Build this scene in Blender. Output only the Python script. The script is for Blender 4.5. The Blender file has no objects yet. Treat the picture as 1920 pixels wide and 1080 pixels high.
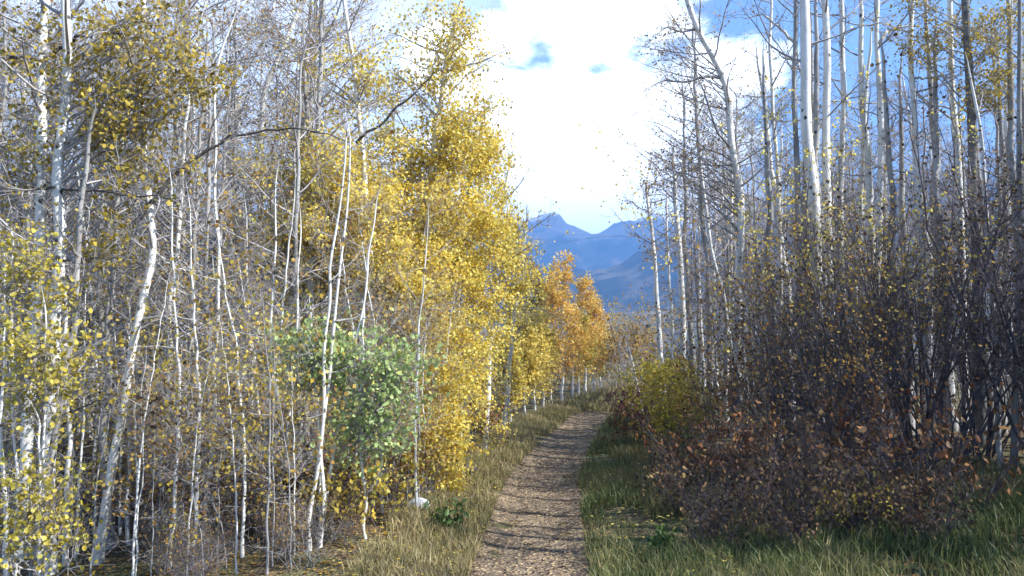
import bpy, math, time
import numpy as np
T0 = time.time()
S = bpy.context.scene
COL = S.collection
rad = math.radians

# ------------------------------------------------------------------ camera
F = 1400.0                      # focal length in photograph pixels (1920 wide)
EYE = 2.4
PITCH = math.atan(90 / F)
cam_d = bpy.data.cameras.new('camera')
cam = bpy.data.objects.new('camera', cam_d); COL.objects.link(cam)
cam_d.sensor_width = 36; cam_d.lens = 36 * F / 1920
cam_d.clip_start = 0.1; cam_d.clip_end = 30000
cam.location = (0, 0, EYE); cam.rotation_euler = (rad(90) + PITCH, 0, 0)
S.camera = cam

# ------------------------------------------------------------------ sun and sky
SUN_EL, SUN_AZ = rad(44), rad(108)       # azimuth clockwise from +Y: from the right, a little behind the camera
TS = (math.cos(SUN_EL) * math.sin(SUN_AZ), math.cos(SUN_EL) * math.cos(SUN_AZ), math.sin(SUN_EL))
sd = bpy.data.lights.new('sun', 'SUN'); sd.energy = 5.0; sd.angle = rad(0.53); sd.color = (1, .988, .965)
sun = bpy.data.objects.new('sun', sd); COL.objects.link(sun)
from mathutils import Vector
sun.rotation_euler = Vector(TS).to_track_quat('Z', 'Y').to_euler()

S.view_settings.view_transform = 'Standard'
S.view_settings.look = 'None'
S.view_settings.exposure = 1.5
S.view_settings.gamma = 1
S.view_settings.use_curve_mapping = False

W = bpy.data.worlds.new('World'); S.world = W; W.use_nodes = True
nt = W.node_tree; nt.nodes.clear()
def N(t, typ, **kw):
    n = t.nodes.new(typ)
    for k, v in kw.items(): setattr(n, k, v)
    return n
def math_node(t, op, a, b=None, clamp=False):
    n = N(t, 'ShaderNodeMath', operation=op); n.use_clamp = clamp
    for i, v in enumerate((a, b)):
        if v is None: continue
        if isinstance(v, (int, float)): n.inputs[i].default_value = v
        else: t.links.new(v, n.inputs[i])
    return n.outputs[0]
def ramp_node(t, fac, stops, interp='LINEAR'):
    r = N(t, 'ShaderNodeValToRGB'); r.color_ramp.interpolation = interp
    e = r.color_ramp.elements
    while len(e) < len(stops): e.new(0.5)
    for k, (p, c) in enumerate(stops):
        e[k].position = p; e[k].color = (*c, 1) if len(c) == 3 else c
    t.links.new(fac, r.inputs[0]); return r.outputs[0]
def map_range(t, v, a, b, c=0., d=1., smooth=True):
    n = N(t, 'ShaderNodeMapRange'); n.interpolation_type = 'SMOOTHSTEP' if smooth else 'LINEAR'
    t.links.new(v, n.inputs[0])
    for i, x in enumerate((a, b, c, d)): n.inputs[i + 1].default_value = x
    return n.outputs[0]
sky = N(nt, 'ShaderNodeTexSky', sky_type='NISHITA'); sky.sun_disc = False
sky.sun_elevation = SUN_EL; sky.sun_rotation = SUN_AZ; sky.altitude = 2700; sky.air_density = 1.0; sky.dust_density = 0.6; sky.ozone_density = 2.0
bg1 = N(nt, 'ShaderNodeBackground'); bg1.inputs[1].default_value = 0.115
nt.links.new(sky.outputs[0], bg1.inputs[0])
bg2 = N(nt, 'ShaderNodeBackground'); bg2.inputs[0].default_value = (.88, .94, 1, 1); bg2.inputs[1].default_value = 1.45
tc = N(nt, 'ShaderNodeTexCoord')
def noise_world(scale, detail, rough, off=(0, 0, 0)):
    mp = N(nt, 'ShaderNodeMapping'); mp.inputs['Location'].default_value = off; mp.inputs['Scale'].default_value = (1, 1, 1.7)
    nt.links.new(tc.outputs['Generated'], mp.inputs[0])
    n = N(nt, 'ShaderNodeTexNoise'); n.inputs['Scale'].default_value = scale; n.inputs['Detail'].default_value = detail; n.inputs['Roughness'].default_value = rough
    nt.links.new(mp.outputs[0], n.inputs['Vector']); return n.outputs[0]
def bank(direction):
    d = N(nt, 'ShaderNodeVectorMath', operation='DOT_PRODUCT'); nt.links.new(tc.outputs['Generated'], d.inputs[0])
    d.inputs[1].default_value = Vector(direction).normalized(); return d.outputs['Value']
n1 = noise_world(7, 8, .55, (2.3, .4, .1)); n2 = noise_world(2.2, 7, .55, (.7, 1.9, 3.2))
wob = math_node(nt, 'MULTIPLY', math_node(nt, 'SUBTRACT', n1, .5), .13)
c_main = map_range(nt, math_node(nt, 'ADD', bank((.085, 1, .25)), wob), .962, .984)
c_low = map_range(nt, math_node(nt, 'ADD', bank((.075, 1, .10)), wob), .962, .988)
c_left = math_node(nt, 'MULTIPLY', map_range(nt, math_node(nt, 'ADD', bank((-.42, 1, .34)), wob), .86, .99), .45)
c_all = math_node(nt, 'MULTIPLY', map_range(nt, n2, .58, .76), .25)
mask = math_node(nt, 'MAXIMUM', math_node(nt, 'MAXIMUM', math_node(nt, 'MAXIMUM', c_main, c_low), c_left), c_all, True)
mx = N(nt, 'ShaderNodeMixShader'); nt.links.new(mask, mx.inputs[0]); nt.links.new(bg1.outputs[0], mx.inputs[1]); nt.links.new(bg2.outputs[0], mx.inputs[2])
wo = N(nt, 'ShaderNodeOutputWorld'); nt.links.new(mx.outputs[0], wo.inputs[0])

S.cycles.use_denoising = True
S.cycles.max_bounces = 6; S.cycles.diffuse_bounces = 3; S.cycles.transmission_bounces = 4; S.cycles.transparent_max_bounces = 8
S.cycles.volume_bounces = 0; S.cycles.caustics_reflective = False; S.cycles.caustics_refractive = False

# ------------------------------------------------------------------ helpers
def nz(a): return a / np.maximum(np.linalg.norm(a, axis=-1, keepdims=True), 1e-9)
def at(x, y, d):
    """the point d metres ahead that the photograph shows at pixel (x, y)"""
    u = (540 - y) / F
    Y = math.cos(PITCH) - u * math.sin(PITCH); Z = math.sin(PITCH) + u * math.cos(PITCH)
    s = d / Y
    return np.array([(x - 960) / F * s, d, EYE + Z * s])
_tab = np.random.default_rng(99).random((256, 256))
def vnoise(x, y):
    xi = np.floor(x).astype(int); yi = np.floor(y).astype(int); fx = x - xi; fy = y - yi
    fx = fx * fx * (3 - 2 * fx); fy = fy * fy * (3 - 2 * fy)
    a = _tab[xi % 256, yi % 256]; b = _tab[(xi + 1) % 256, yi % 256]; c = _tab[xi % 256, (yi + 1) % 256]; d = _tab[(xi + 1) % 256, (yi + 1) % 256]
    return (a * (1 - fx) + b * fx) * (1 - fy) + (c * (1 - fx) + d * fx) * fy
def fbm(x, y, o=5):
    s = 0; a = .5
    for k in range(o):
        s = s + a * vnoise(x * 2 ** k + 17.3 * k, y * 2 ** k + 5.1 * k); a *= .5
    return s
def ridged(x, y, o=6):
    s = 0; a = .5
    for k in range(o):
        s = s + a * (1 - np.abs(2 * vnoise(x * 2 ** k + 31.7 * k, y * 2 ** k + 9.2 * k) - 1)); a *= .5
    return s
def sstep(a, b, x):
    t = np.clip((x - a) / (b - a), 0, 1); return t * t * (3 - 2 * t)
PY = np.array([-10, 0, 7.5, 12.4, 15.3, 19.8, 22.4, 24.3, 28, 34, 45.])
PX = np.array([.05, .05, .17, .47, .92, 1.75, 2.40, 3.0, 4.4, 7.2, 14.])
def path_x(y): return np.interp(y, PY, PX)
def ground_z(x, y):
    x = np.asarray(x, float); y = np.asarray(y, float)
    dx = x - path_x(y)
    near = 1 - sstep(40, 80, np.hypot(x, y))
    z = near * (.14 * (fbm(x * .45 + 40, y * .45) - .5) + .10 * sstep(.5, 1.5, np.abs(dx)) - .05 * (1 - sstep(.3, .75, np.abs(dx))))
    z = z - .35 * near * sstep(2.0, 6, -dx) + .25 * near * sstep(2.5, 8, dx)
    r = np.hypot(x, y)
    z = z - 8 * sstep(60, 260, r) + (fbm(x * .01 + 3, y * .01) - .5) * 10 * sstep(70, 400, r)
    return z

def mesh(name, V, Q, mat, tint=None, smooth=False, tris=False):
    me = bpy.data.meshes.new(name)
    V = np.ascontiguousarray(V, np.float32); Q = np.ascontiguousarray(Q, np.int32)
    k = Q.shape[1]
    me.vertices.add(len(V)); me.vertices.foreach_set('co', V.ravel())
    me.loops.add(Q.size); me.loops.foreach_set('vertex_index', Q.ravel())
    me.polygons.add(len(Q)); me.polygons.foreach_set('loop_start', np.arange(0, Q.size, k, dtype=np.int32))
    try: me.polygons.foreach_set('loop_total', np.full(len(Q), k, np.int32))
    except Exception: pass
    if smooth: me.polygons.foreach_set('use_smooth', np.ones(len(Q), bool))
    if tint is not None:
        a = me.attributes.new('tint', 'FLOAT', 'POINT'); a.data.foreach_set('value', np.ascontiguousarray(tint, np.float32))
    me.materials.append(mat); me.update(calc_edges=True)
    return me
def link(name, data, parent=None, loc=(0, 0, 0), rz=0., kind=None):
    o = bpy.data.objects.new(name, data); COL.objects.link(o)
    if parent is not None: o.parent = parent
    o.location = loc; o.rotation_euler = (0, 0, rz)
    if kind: o['kind'] = kind
    return o
def tag(o, label, cat, group=None, kind=None):
    o['label'] = label; o['category'] = cat
    if group: o['group'] = group
    if kind: o['kind'] = kind
    return o
def thing(name, label, cat, loc, group=None, rz=0.):
    return tag(link(name, None, loc=loc, rz=rz), label, cat, group)
def dup(root, loc, rz, label=None, scale=1.):
    r = root.copy(); COL.objects.link(r); r.location = loc; r.rotation_euler = (0, 0, rz); r.scale = (scale,) * 3
    if label: r['label'] = label
    for ch in list(root.children):
        c = ch.copy(); COL.objects.link(c); c.parent = r
    return r

def tube(P, R, sides):
    """P (N,K,3), R (N,K) -> vertices and quads of N tapered tubes"""
    n, k, _ = P.shape
    T = nz(np.gradient(P, axis=1))
    m = np.abs(nz(P[:, -1] - P[:, 0])[:, 2]) > .8
    ref = np.where(m[:, None], np.array([1., 0, 0]), np.array([0, 0, 1.]))[:, None, :]
    U = nz(np.cross(np.broadcast_to(ref, T.shape), T)); B = np.cross(T, U)
    a = np.arange(sides) * 2 * math.pi / sides
    V = P[:, :, None, :] + R[:, :, None, None] * (np.cos(a)[:, None] * U[:, :, None, :] + np.sin(a)[:, None] * B[:, :, None, :])
    i = (np.arange(n)[:, None, None] * k + np.arange(k - 1)[None, :, None]) * sides
    j = np.arange(sides)[None, None, :]; j2 = (j + 1) % sides
    Q = np.stack([i + j, i + j2, i + sides + j2, i + sides + j], -1).reshape(-1, 4)
    return V.reshape(-1, 3), Q
def join(parts):
    vs, qs, o = [], [], 0
    for V, Q in parts:
        vs.append(V); qs.append(Q + o); o += len(V)
    return np.concatenate(vs), np.concatenate(qs)
def spline(P, n):
    P = np.asarray(P, float); m = len(P)
    seg = np.r_[0, np.cumsum(np.linalg.norm(np.diff(P, axis=0), axis=1))]
    t = np.linspace(0, seg[-1], n)
    tang = np.gradient(P, seg, axis=0)
    i = np.clip(np.searchsorted(seg, t, 'right') - 1, 0, m - 2)
    h = seg[i + 1] - seg[i]; u = ((t - seg[i]) / h)[:, None]; h = h[:, None]
    return (2 * u ** 3 - 3 * u ** 2 + 1) * P[i] + (u ** 3 - 2 * u ** 2 + u) * h * tang[i] + (-2 * u ** 3 + 3 * u ** 2) * P[i + 1] + (u ** 3 - u ** 2) * h * tang[i + 1]
def walk(rng, p, d, L, k, wobble, up):
    """N crooked polylines of k points"""
    pts = [p]; d = nz(d); st = (L / (k - 1))[:, None]
    for _ in range(k - 1):
        p = p + d * st; pts.append(p)
        d = nz(d + rng.normal(0, wobble, d.shape) + np.array([0, 0, up]))
    return np.stack(pts, 1)
def side_shoots(rng, P, R, per, s0, s1, L, k, ang, wobble, up, rmax, rfrac=.6, tip=.4):
    """grow `per` shoots from every polyline of P; L is a (low, high) range in metres or an array per parent"""
    n, K, _ = P.shape
    idx = np.repeat(np.arange(n), per); m = len(idx)
    if m == 0: return np.zeros((0, k, 3)), np.zeros((0, k))
    s = rng.uniform(s0, s1, m) * (K - 1); i = np.minimum(s.astype(int), K - 2); f = (s - i)[:, None]
    p = P[idx, i] * (1 - f) + P[idx, i + 1] * f
    t = nz(P[idx, i + 1] - P[idx, i])
    q = nz(np.cross(t, rng.normal(size=(m, 3))))
    a = rng.normal(ang, .22, m)[:, None]
    d = t * np.cos(a) + q * np.sin(a)
    ln = rng.uniform(L[0], L[1], m) if isinstance(L, tuple) else L[idx] * rng.uniform(.6, 1.2, m)
    Q = walk(rng, p, d, ln, k, wobble, up)
    r0 = np.minimum(R[idx, i] * rfrac, rmax)
    return Q, r0[:, None] * np.linspace(1, tip, k)[None, :]
def leaves(rng, pos, size, droop=.5, wide=.42, tint=None, small=False):
    """folded leaf blades: six points and two quads each"""
    n = len(pos)
    ax = nz(rng.normal(size=(n, 3)) + np.array([0, 0, -droop * 1.6]))
    sd_ = nz(np.cross(ax, rng.normal(size=(n, 3)))); nr = np.cross(ax, sd_)
    u = np.array([0, .34, .74, 1, .74, .34]); v = np.array([0, wide, wide * .8, 0, -wide * .8, -wide]); w = np.array([0, .13, .08, -.06, .08, .13])
    s = (size * rng.uniform(.5, 1.4, n))[:, None, None]
    V = pos[:, None, :] + s * (u[:, None] * ax[:, None, :] + v[:, None] * sd_[:, None, :] + w[:, None] * nr[:, None, :])
    if small:                                       # leaves a few pixels long: four points, creased across the middle
        V = V[:, [0, 1, 3, 5]] + np.stack([0 * V[:, 0], .07 * s[:, 0] * ax, 0 * V[:, 0], .07 * s[:, 0] * ax], 1)
        t = rng.random(n) if tint is None else tint
        return V.reshape(-1, 3), np.arange(n * 4).reshape(-1, 4), np.repeat(t, 4)
    b = np.arange(n)[:, None] * 6
    Q = np.concatenate([b + np.array([0, 1, 2, 3]), b + np.array([0, 3, 4, 5])])
    t = rng.random(n) if tint is None else tint
    return V.reshape(-1, 3), Q, np.repeat(t, 6)

# ------------------------------------------------------------------ materials
def material(name):
    m = bpy.data.materials.new(name); m.use_nodes = True; t = m.node_tree; t.nodes.clear()
    return m, t
def finish(t, shader): 
    o = N(t, 'ShaderNodeOutputMaterial'); t.links.new(shader, o.inputs[0])
def tex(t, kind, scale, coord='Object', mapping=None, detail=4, rough=.55):
    c = N(t, 'ShaderNodeTexCoord'); v = c.outputs[coord]
    if mapping:
        mp = N(t, 'ShaderNodeMapping'); mp.inputs['Scale'].default_value = mapping; t.links.new(v, mp.inputs[0]); v = mp.outputs[0]
    n = N(t, 'ShaderNodeTexNoise' if kind == 'noise' else 'ShaderNodeTexVoronoi')
    n.inputs['Scale'].default_value = scale
    if kind == 'noise': n.inputs['Detail'].default_value = detail; n.inputs['Roughness'].default_value = rough
    t.links.new(v, n.inputs['Vector']); return n
def mix(t, fac, a, b):
    n = N(t, 'ShaderNodeMix', data_type='RGBA')
    if isinstance(fac, (int, float)): n.inputs[0].default_value = fac
    else: t.links.new(fac, n.inputs[0])
    for s, v in ((6, a), (7, b)):
        if isinstance(v, tuple): n.inputs[s].default_value = (*v, 1)
        else: t.links.new(v, n.inputs[s])
    return n.outputs[2]
def bark(name, light, dark, knots=.21):
    m, t = material(name)
    big = tex(t, 'noise', 1.0, mapping=(7, 7, 1.4)).outputs[0]
    base = mix(t, map_range(t, big, .38, .66), light, dark)
    len_ = tex(t, 'noise', 1.0, mapping=(9, 9, 55), detail=3).outputs[0]
    base = mix(t, math_node(t, 'MULTIPLY', map_range(t, len_, .64, .72), .6), base, (.07, .06, .055))
    vo = tex(t, 'vor', 1.0, mapping=(5.5, 5.5, 4.5)).outputs[0]
    base = mix(t, map_range(t, vo, knots, knots * .55), base, (.025, .022, .02))
    inf = N(t, 'ShaderNodeObjectInfo')
    base = mix(t, math_node(t, 'MULTIPLY', inf.outputs['Random'], .25), base, dark)
    bs = N(t, 'ShaderNodeBsdfPrincipled'); bs.inputs['Roughness'].default_value = .72; bs.inputs['Specular IOR Level'].default_value = .25
    t.links.new(base, bs.inputs['Base Color'])
    bp = N(t, 'ShaderNodeBump'); bp.inputs['Strength'].default_value = .35; bp.inputs['Distance'].default_value = .01
    t.links.new(len_, bp.inputs['Height']); t.links.new(bp.outputs[0], bs.inputs['Normal'])
    finish(t, bs.outputs[0]); return m
def plain(name, a, b, scale=6, rough=.8):
    m, t = material(name)
    n = tex(t, 'noise', scale).outputs[0]
    bs = N(t, 'ShaderNodeBsdfPrincipled'); bs.inputs['Roughness'].default_value = rough; bs.inputs['Specular IOR Level'].default_value = .2
    t.links.new(mix(t, map_range(t, n, .35, .65), a, b), bs.inputs['Base Color']); finish(t, bs.outputs[0]); return m
def leaf(name, stops, trans=.42, gloss=.25):
    m, t = material(name)
    at_ = N(t, 'ShaderNodeAttribute', attribute_name='tint')
    c = ramp_node(t, at_.outputs['Fac'], stops)
    bs = N(t, 'ShaderNodeBsdfPrincipled'); bs.inputs['Roughness'].default_value = .5; bs.inputs['Specular IOR Level'].default_value = gloss
    t.links.new(c, bs.inputs['Base Color'])
    tr = N(t, 'ShaderNodeBsdfTranslucent'); t.links.new(c, tr.inputs[0])
    ms = N(t, 'ShaderNodeMixShader'); ms.inputs[0].default_value = trans
    t.links.new(bs.outputs[0], ms.inputs[1]); t.links.new(tr.outputs[0], ms.inputs[2]); finish(t, ms.outputs[0]); return m
PURPLETWIG = plain('purplish_twig_bark', (.10, .075, .08), (.20, .165, .17), 5)
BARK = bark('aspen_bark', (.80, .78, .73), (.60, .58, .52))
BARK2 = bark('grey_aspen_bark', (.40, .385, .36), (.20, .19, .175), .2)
DARKBARK = plain('weathered_bark', (.055, .048, .042), (.13, .115, .10), 12)
TWIG = plain('twig_bark', (.27, .25, .245), (.41, .385, .375), 5)
PALETWIG = plain('pale_branch_bark', (.42, .40, .36), (.58, .55, .49), 5)
DARKTWIG = plain('shrub_bark', (.075, .064, .07), (.165, .145, .15), 5)
GOLD = leaf('gold_leaf', [(0, (.46, .28, .035)), (.18, (.66, .46, .05)), (.5, (.82, .66, .12)), (.8, (.88, .78, .22)), (1, (.56, .52, .13))], .48)
OCHRE = leaf('ochre_leaf', [(0, (.20, .10, .03)), (.4, (.40, .23, .05)), (.8, (.52, .34, .08)), (1, (.34, .28, .10))])
LIME = leaf('lime_leaf', [(0, (.34, .26, .04)), (.4, (.52, .42, .06)), (.8, (.66, .56, .11)), (1, (.38, .38, .09))])
OLIVE = leaf('olive_gold_leaf', [(0, (.24, .17, .03)), (.35, (.42, .30, .045)), (.75, (.58, .44, .07)), (1, (.28, .27, .07))])
GREEN = leaf('green_leaf', [(0, (.25, .33, .11)), (.45, (.40, .52, .20)), (.85, (.52, .60, .25)), (1, (.66, .58, .14))])
ORANGE = leaf('orange_leaf', [(0, (.82, .46, .08)), (.5, (.93, .62, .14)), (1, (.95, .75, .25))])
RUST = leaf('rust_leaf', [(0, (.07, .035, .022)), (.5, (.17, .075, .035)), (.85, (.28, .13, .05)), (1, (.30, .19, .07))], .22, .08)
BROWN = leaf('brown_leaf', [(0, (.055, .036, .026)), (.4, (.12, .075, .043)), (.8, (.20, .125, .062)), (1, (.32, .22, .08))], .22, .08)
LEMON = leaf('lemon_leaf', [(0, (.60, .44, .08)), (.5, (.80, .63, .14)), (1, (.88, .76, .24))], .45)
WINE = leaf('wine_leaf', [(0, (.10, .03, .035)), (.6, (.19, .06, .06)), (1, (.26, .12, .06))], .25)
MUSTARD = leaf('mustard_leaf', [(0, (.26, .21, .035)), (.5, (.48, .38, .05)), (1, (.60, .50, .08))])
DRY = leaf('dry_leaf', [(0, (.22, .15, .09)), (.5, (.40, .29, .16)), (1, (.50, .37, .15))], .3)

# ------------------------------------------------------------------ the setting
def grid(name, xs, ys, zf, mat):
    X, Y = np.meshgrid(xs, ys); V = np.stack([X, Y, zf(X, Y)], -1).reshape(-1, 3)
    w, h = len(xs), len(ys)
    i = (np.arange(h - 1)[:, None] * w + np.arange(w - 1)[None, :]).ravel()
    return mesh(name, V, np.stack([i, i + 1, i + w + 1, i + w], -1), mat, smooth=True)
def ground_material():
    m, t = material('leaf_litter_ground')
    a = tex(t, 'noise', 1.3, detail=8, rough=.65).outputs[0]
    v = tex(t, 'vor', 26); spec = v.outputs['Color']
    sep = N(t, 'ShaderNodeSeparateColor'); t.links.new(spec, sep.inputs[0])
    lit = ramp_node(t, sep.outputs[0], [(0, (.045, .035, .028)), (.5, (.10, .075, .05)), (.8, (.20, .14, .07)), (1, (.32, .22, .09))])
    c = mix(t, map_range(t, a, .42, .62), lit, (.10, .105, .05))
    geo = N(t, 'ShaderNodeTexCoord'); ln = N(t, 'ShaderNodeVectorMath', operation='LENGTH'); t.links.new(geo.outputs['Object'], ln.inputs[0])
    farc = ramp_node(t, tex(t, 'noise', .02, detail=6).outputs[0], [(.35, (.04, .045, .025)), (.55, (.10, .085, .05)), (.7, (.17, .14, .08))])
    c = mix(t, map_range(t, ln.outputs['Value'], 60, 140), c, farc)
    bs = N(t, 'ShaderNodeBsdfPrincipled'); bs.inputs['Roughness'].default_value = .95; bs.inputs['Specular IOR Level'].default_value = .1
    t.links.new(c, bs.inputs['Base Color'])
    bp = N(t, 'ShaderNodeBump'); bp.inputs['Strength'].default_value = .8; bp.inputs['Distance'].default_value = .03
    t.links.new(v.outputs['Distance'], bp.inputs['Height']); t.links.new(bp.outputs[0], bs.inputs['Normal'])
    finish(t, bs.outputs[0]); return m
def path_material():
    m, t = material('trodden_earth')
    a = tex(t, 'noise', 2.2, detail=9, rough=.7).outputs[0]
    v = tex(t, 'vor', 34); sep = N(t, 'ShaderNodeSeparateColor'); t.links.new(v.outputs['Color'], sep.inputs[0])
    earth = ramp_node(t, a, [(.3, (.085, .064, .048)), (.52, (.18, .138, .098)), (.7, (.31, .245, .175))])
    lit = ramp_node(t, sep.outputs[0], [(0, (.05, .036, .027)), (.45, (.145, .102, .068)), (.75, (.28, .205, .125)), (1, (.46, .36, .20))])
    c = mix(t, map_range(t, sep.outputs[1], .45, .55), earth, lit)
    bs = N(t, 'ShaderNodeBsdfPrincipled'); bs.inputs['Roughness'].default_value = .95; bs.inputs['Specular IOR Level'].default_value = .1
    t.links.new(c, bs.inputs['Base Color'])
    bp = N(t, 'ShaderNodeBump'); bp.inputs['Strength'].default_value = .9; bp.inputs['Distance'].default_value = .02
    t.links.new(v.outputs['Distance'], bp.inputs['Height']); t.links.new(bp.outputs[0], bs.inputs['Normal'])
    finish(t, bs.outputs[0]); return m
fine = np.arange(-24, 30.01, .4); out = np.geomspace(4, 8000, 26)
gx = np.r_[(-24 - out)[::-1], fine, 30 + out]
fy = np.arange(-6, 46.01, .4); gy = np.r_[(-6 - np.geomspace(4, 600, 10))[::-1], fy, 46 + np.geomspace(4, 8000, 30)]
link('ground', grid('ground', gx, gy, ground_z, ground_material()), kind='structure')
rng = np.random.default_rng(1)
py_ = np.arange(-4, 40, .16); cs = np.linspace(-1, 1, 19)
half = .70 + .16 * (fbm(py_ * .8, py_ * 0 + 3) - .5)
PXg = path_x(py_)[:, None] + cs[None, :] * half[:, None] + (.10 * (vnoise(py_ * 2.5, py_ * 0 + 8) - .5) + .12 * (vnoise(py_ * .9, py_ * 0 + 3) - .5))[:, None] * cs
PYg = np.repeat(py_[:, None], len(cs), 1)
PZg = ground_z(PXg, PYg) + .014 + .05 * (fbm(PXg * 3.1, PYg * 3.1) - .45) * (1 - np.abs(cs)[None, :] ** 4) + .035 * (fbm(PXg * .7 + 9, PYg * 1.9) - .5)
PZg[:, 0] = PZg[:, -1] = -.3; PZg[:, 0] = ground_z(PXg[:, 0], PYg[:, 0]) - .03; PZg[:, -1] = ground_z(PXg[:, -1], PYg[:, -1]) - .03
w = len(cs); i = (np.arange(len(py_) - 1)[:, None] * w + np.arange(w - 1)[None, :]).ravel()
link('path', mesh('path', np.stack([PXg, PYg, PZg], -1).reshape(-1, 3), np.stack([i, i + 1, i + w + 1, i + w], -1), path_material(), smooth=True), kind='structure')

def mountain_material():
    m, t = material('mountain_slope')
    n = tex(t, 'noise', .012, detail=9, rough=.65).outputs[0]
    c = ramp_node(t, n, [(.38, (.012, .018, .018)), (.52, (.03, .035, .03)), (.60, (.09, .075, .055)), (.70, (.17, .14, .10))])
    s = N(t, 'ShaderNodeSeparateXYZ'); co = N(t, 'ShaderNodeTexCoord'); t.links.new(co.outputs['Object'], s.inputs[0])
    h = math_node(t, 'ADD', s.outputs[2], math_node(t, 'MULTIPLY', math_node(t, 'SUBTRACT', n, .5), 260))
    c = mix(t, map_range(t, h, 285, 345), c, (.08, .08, .085))
    c = mix(t, math_node(t, 'MULTIPLY', map_range(t, h, 405, 430), .5), c, (.7, .72, .75))
    bs = N(t, 'ShaderNodeBsdfPrincipled'); bs.inputs['Roughness'].default_value = .95; bs.inputs['Specular IOR Level'].default_value = .05
    t.links.new(c, bs.inputs['Base Color']); finish(t, bs.outputs[0]); return m
MM = mountain_material()
def massif(x, y):
    d = y; a = x / y                                   # bearing
    crest = 400 + 90 * (ridged(x / 620. + 4.2, y / 2200. + 1.3, 6) - .62) * 2
    dip = -48 * np.exp(-((x - 262) / 95.) ** 2) - 16 * np.exp(-((x - 420) / 60.) ** 2)
    rise = sstep(1750, 2700, y)
    return -10 + (crest + dip) * rise * (.72 + .5 * (ridged(x / 380. + 7, y / 420. + 2, 5) - .5)) / .80 - 60 * (1 - rise)
def near_ridge(x, y):
    prof = 205 + 190 * sstep(150, 620, x) + 120 * sstep(120, -500, x)
    return -30 + prof * sstep(1050, 1550, y) * (.80 + .6 * (ridged(x / 260. + 2, y / 300. + 5, 5) - .55)) * (1 - .5 * sstep(1600, 1900, y))
def foothill(x, y):
    prof = 36 + 34 * sstep(60, 320, x) + 30 * sstep(-20, -260, x)
    return -14 + prof * sstep(330, 620, y) * (.9 + .35 * (fbm(x / 60., y / 60.) - .5)) * (1 - .6 * sstep(640, 820, y))
link('mountain', grid('mountain', np.linspace(-2200, 2600, 220), np.linspace(1700, 3000, 110), massif, MM), kind='structure')
link('mountain', grid('mountain', np.linspace(-1400, 1800, 200), np.linspace(1000, 1900, 90), near_ridge, MM), kind='structure')
def foot_material():
    m, t = material('brushy_hill')
    n = tex(t, 'noise', .05, detail=8, rough=.6).outputs[0]
    c = ramp_node(t, n, [(.38, (.025, .03, .022)), (.5, (.06, .055, .04)), (.62, (.12, .10, .07)), (.72, (.22, .19, .13))])
    bs = N(t, 'ShaderNodeBsdfPrincipled'); bs.inputs['Roughness'].default_value = .95
    t.links.new(c, bs.inputs['Base Color']); finish(t, bs.outputs[0]); return m
link('hill', grid('hill', np.linspace(-600, 800, 150), np.linspace(320, 840, 70), foothill, foot_material()), kind='structure')
# the air between here and the mountains
def haze_box():
    m, t = material('haze_air')
    v = N(t, 'ShaderNodeVolumePrincipled'); v.inputs['Color'].default_value = (.20, .46, 1, 1); v.inputs['Density'].default_value = HAZE; v.inputs['Anisotropy'].default_value = .1
    o = N(t, 'ShaderNodeOutputMaterial'); t.links.new(v.outputs[0], o.inputs['Volume'])
    x0, x1, y0, y1, z0, z1 = -8200, 8200, -800, 8200, -90, 640
    V = np.array([(x, y, z) for z in (z0, z1) for y in (y0, y1) for x in (x0, x1)])
    Q = np.array([(0, 2, 3, 1), (4, 5, 7, 6), (0, 1, 5, 4), (2, 6, 7, 3), (0, 4, 6, 2), (1, 3, 7, 5)])
    link('haze', mesh('haze', V, Q, m), kind='stuff')
HAZE = 0.00042
haze_box()

# ------------------------------------------------------------------ trees
class Growth:
    """collects one plant's parts, in coordinates relative to its base"""
    def __init__(s, rng): s.rng = rng; s.limbP = []; s.twigs = []; s.leafpos = []
def add_twigs(g, P, R, sub, subL, twig, twigL, nleaf, leaf_jit, up=.05, s0=.3, fine_up=.0, wob=.22):
    """second-order branches and twigs on limbs P; returns nothing, fills g"""
    rng = g.rng
    P2, R2 = side_shoots(rng, P, R, sub, s0, 1., subL, 6, .75, wob, up, .007)
    g.twigs.append((P2, R2, 3))
    for (A, B, per) in ((P2, R2, twig), (P, R, max(1, twig // 2))):
        P3, R3 = side_shoots(rng, A, B, per, .2, 1., twigL, 2, .8, wob + .05, fine_up, .0036, .8, .5)
        g.twigs.append((P3, R3, 3))
        if nleaf > 0 and len(P3):
            n = rng.poisson(nleaf, len(P3)); idx = np.repeat(np.arange(len(P3)), n)
            f = rng.uniform(.15, 1, (len(idx), 1))
            g.leafpos.append(P3[idx, 0] * (1 - f) + P3[idx, 1] * f + rng.normal(0, leaf_jit, (len(idx), 3)))
def generic_limbs(rng, TP, TR, n, t0, t1, L, elev, wob=.13, up=.06, rmax=.022):
    K = len(TP); t = np.sort(rng.uniform(t0, t1, n)); s = t * (K - 1); i = np.minimum(s.astype(int), K - 2); f = (s - i)[:, None]
    p = TP[i] * (1 - f) + TP[i + 1] * f
    az = np.arange(n) * 2.4 + rng.uniform(0, 6.3, n) * .3 + rng.uniform(0, 6.3)
    e = rng.normal(elev, .22, n)
    d = np.stack([np.cos(az) * np.cos(e), np.sin(az) * np.cos(e), np.sin(e)], -1)
    ln = L * (.45 + .75 * np.sin(np.clip((t - t0) / (1.05 - t0), 0, 1) * math.pi * .85 + .35)) * rng.uniform(.55, 1.2, n)
    P = walk(rng, p, d, ln, 8, wob, up)
    r0 = np.minimum(np.minimum(TR[i] * .5, .008 + .010 * ln), rmax)
    return P, r0[:, None] * np.linspace(1, .28, 8)[None, :]
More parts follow.
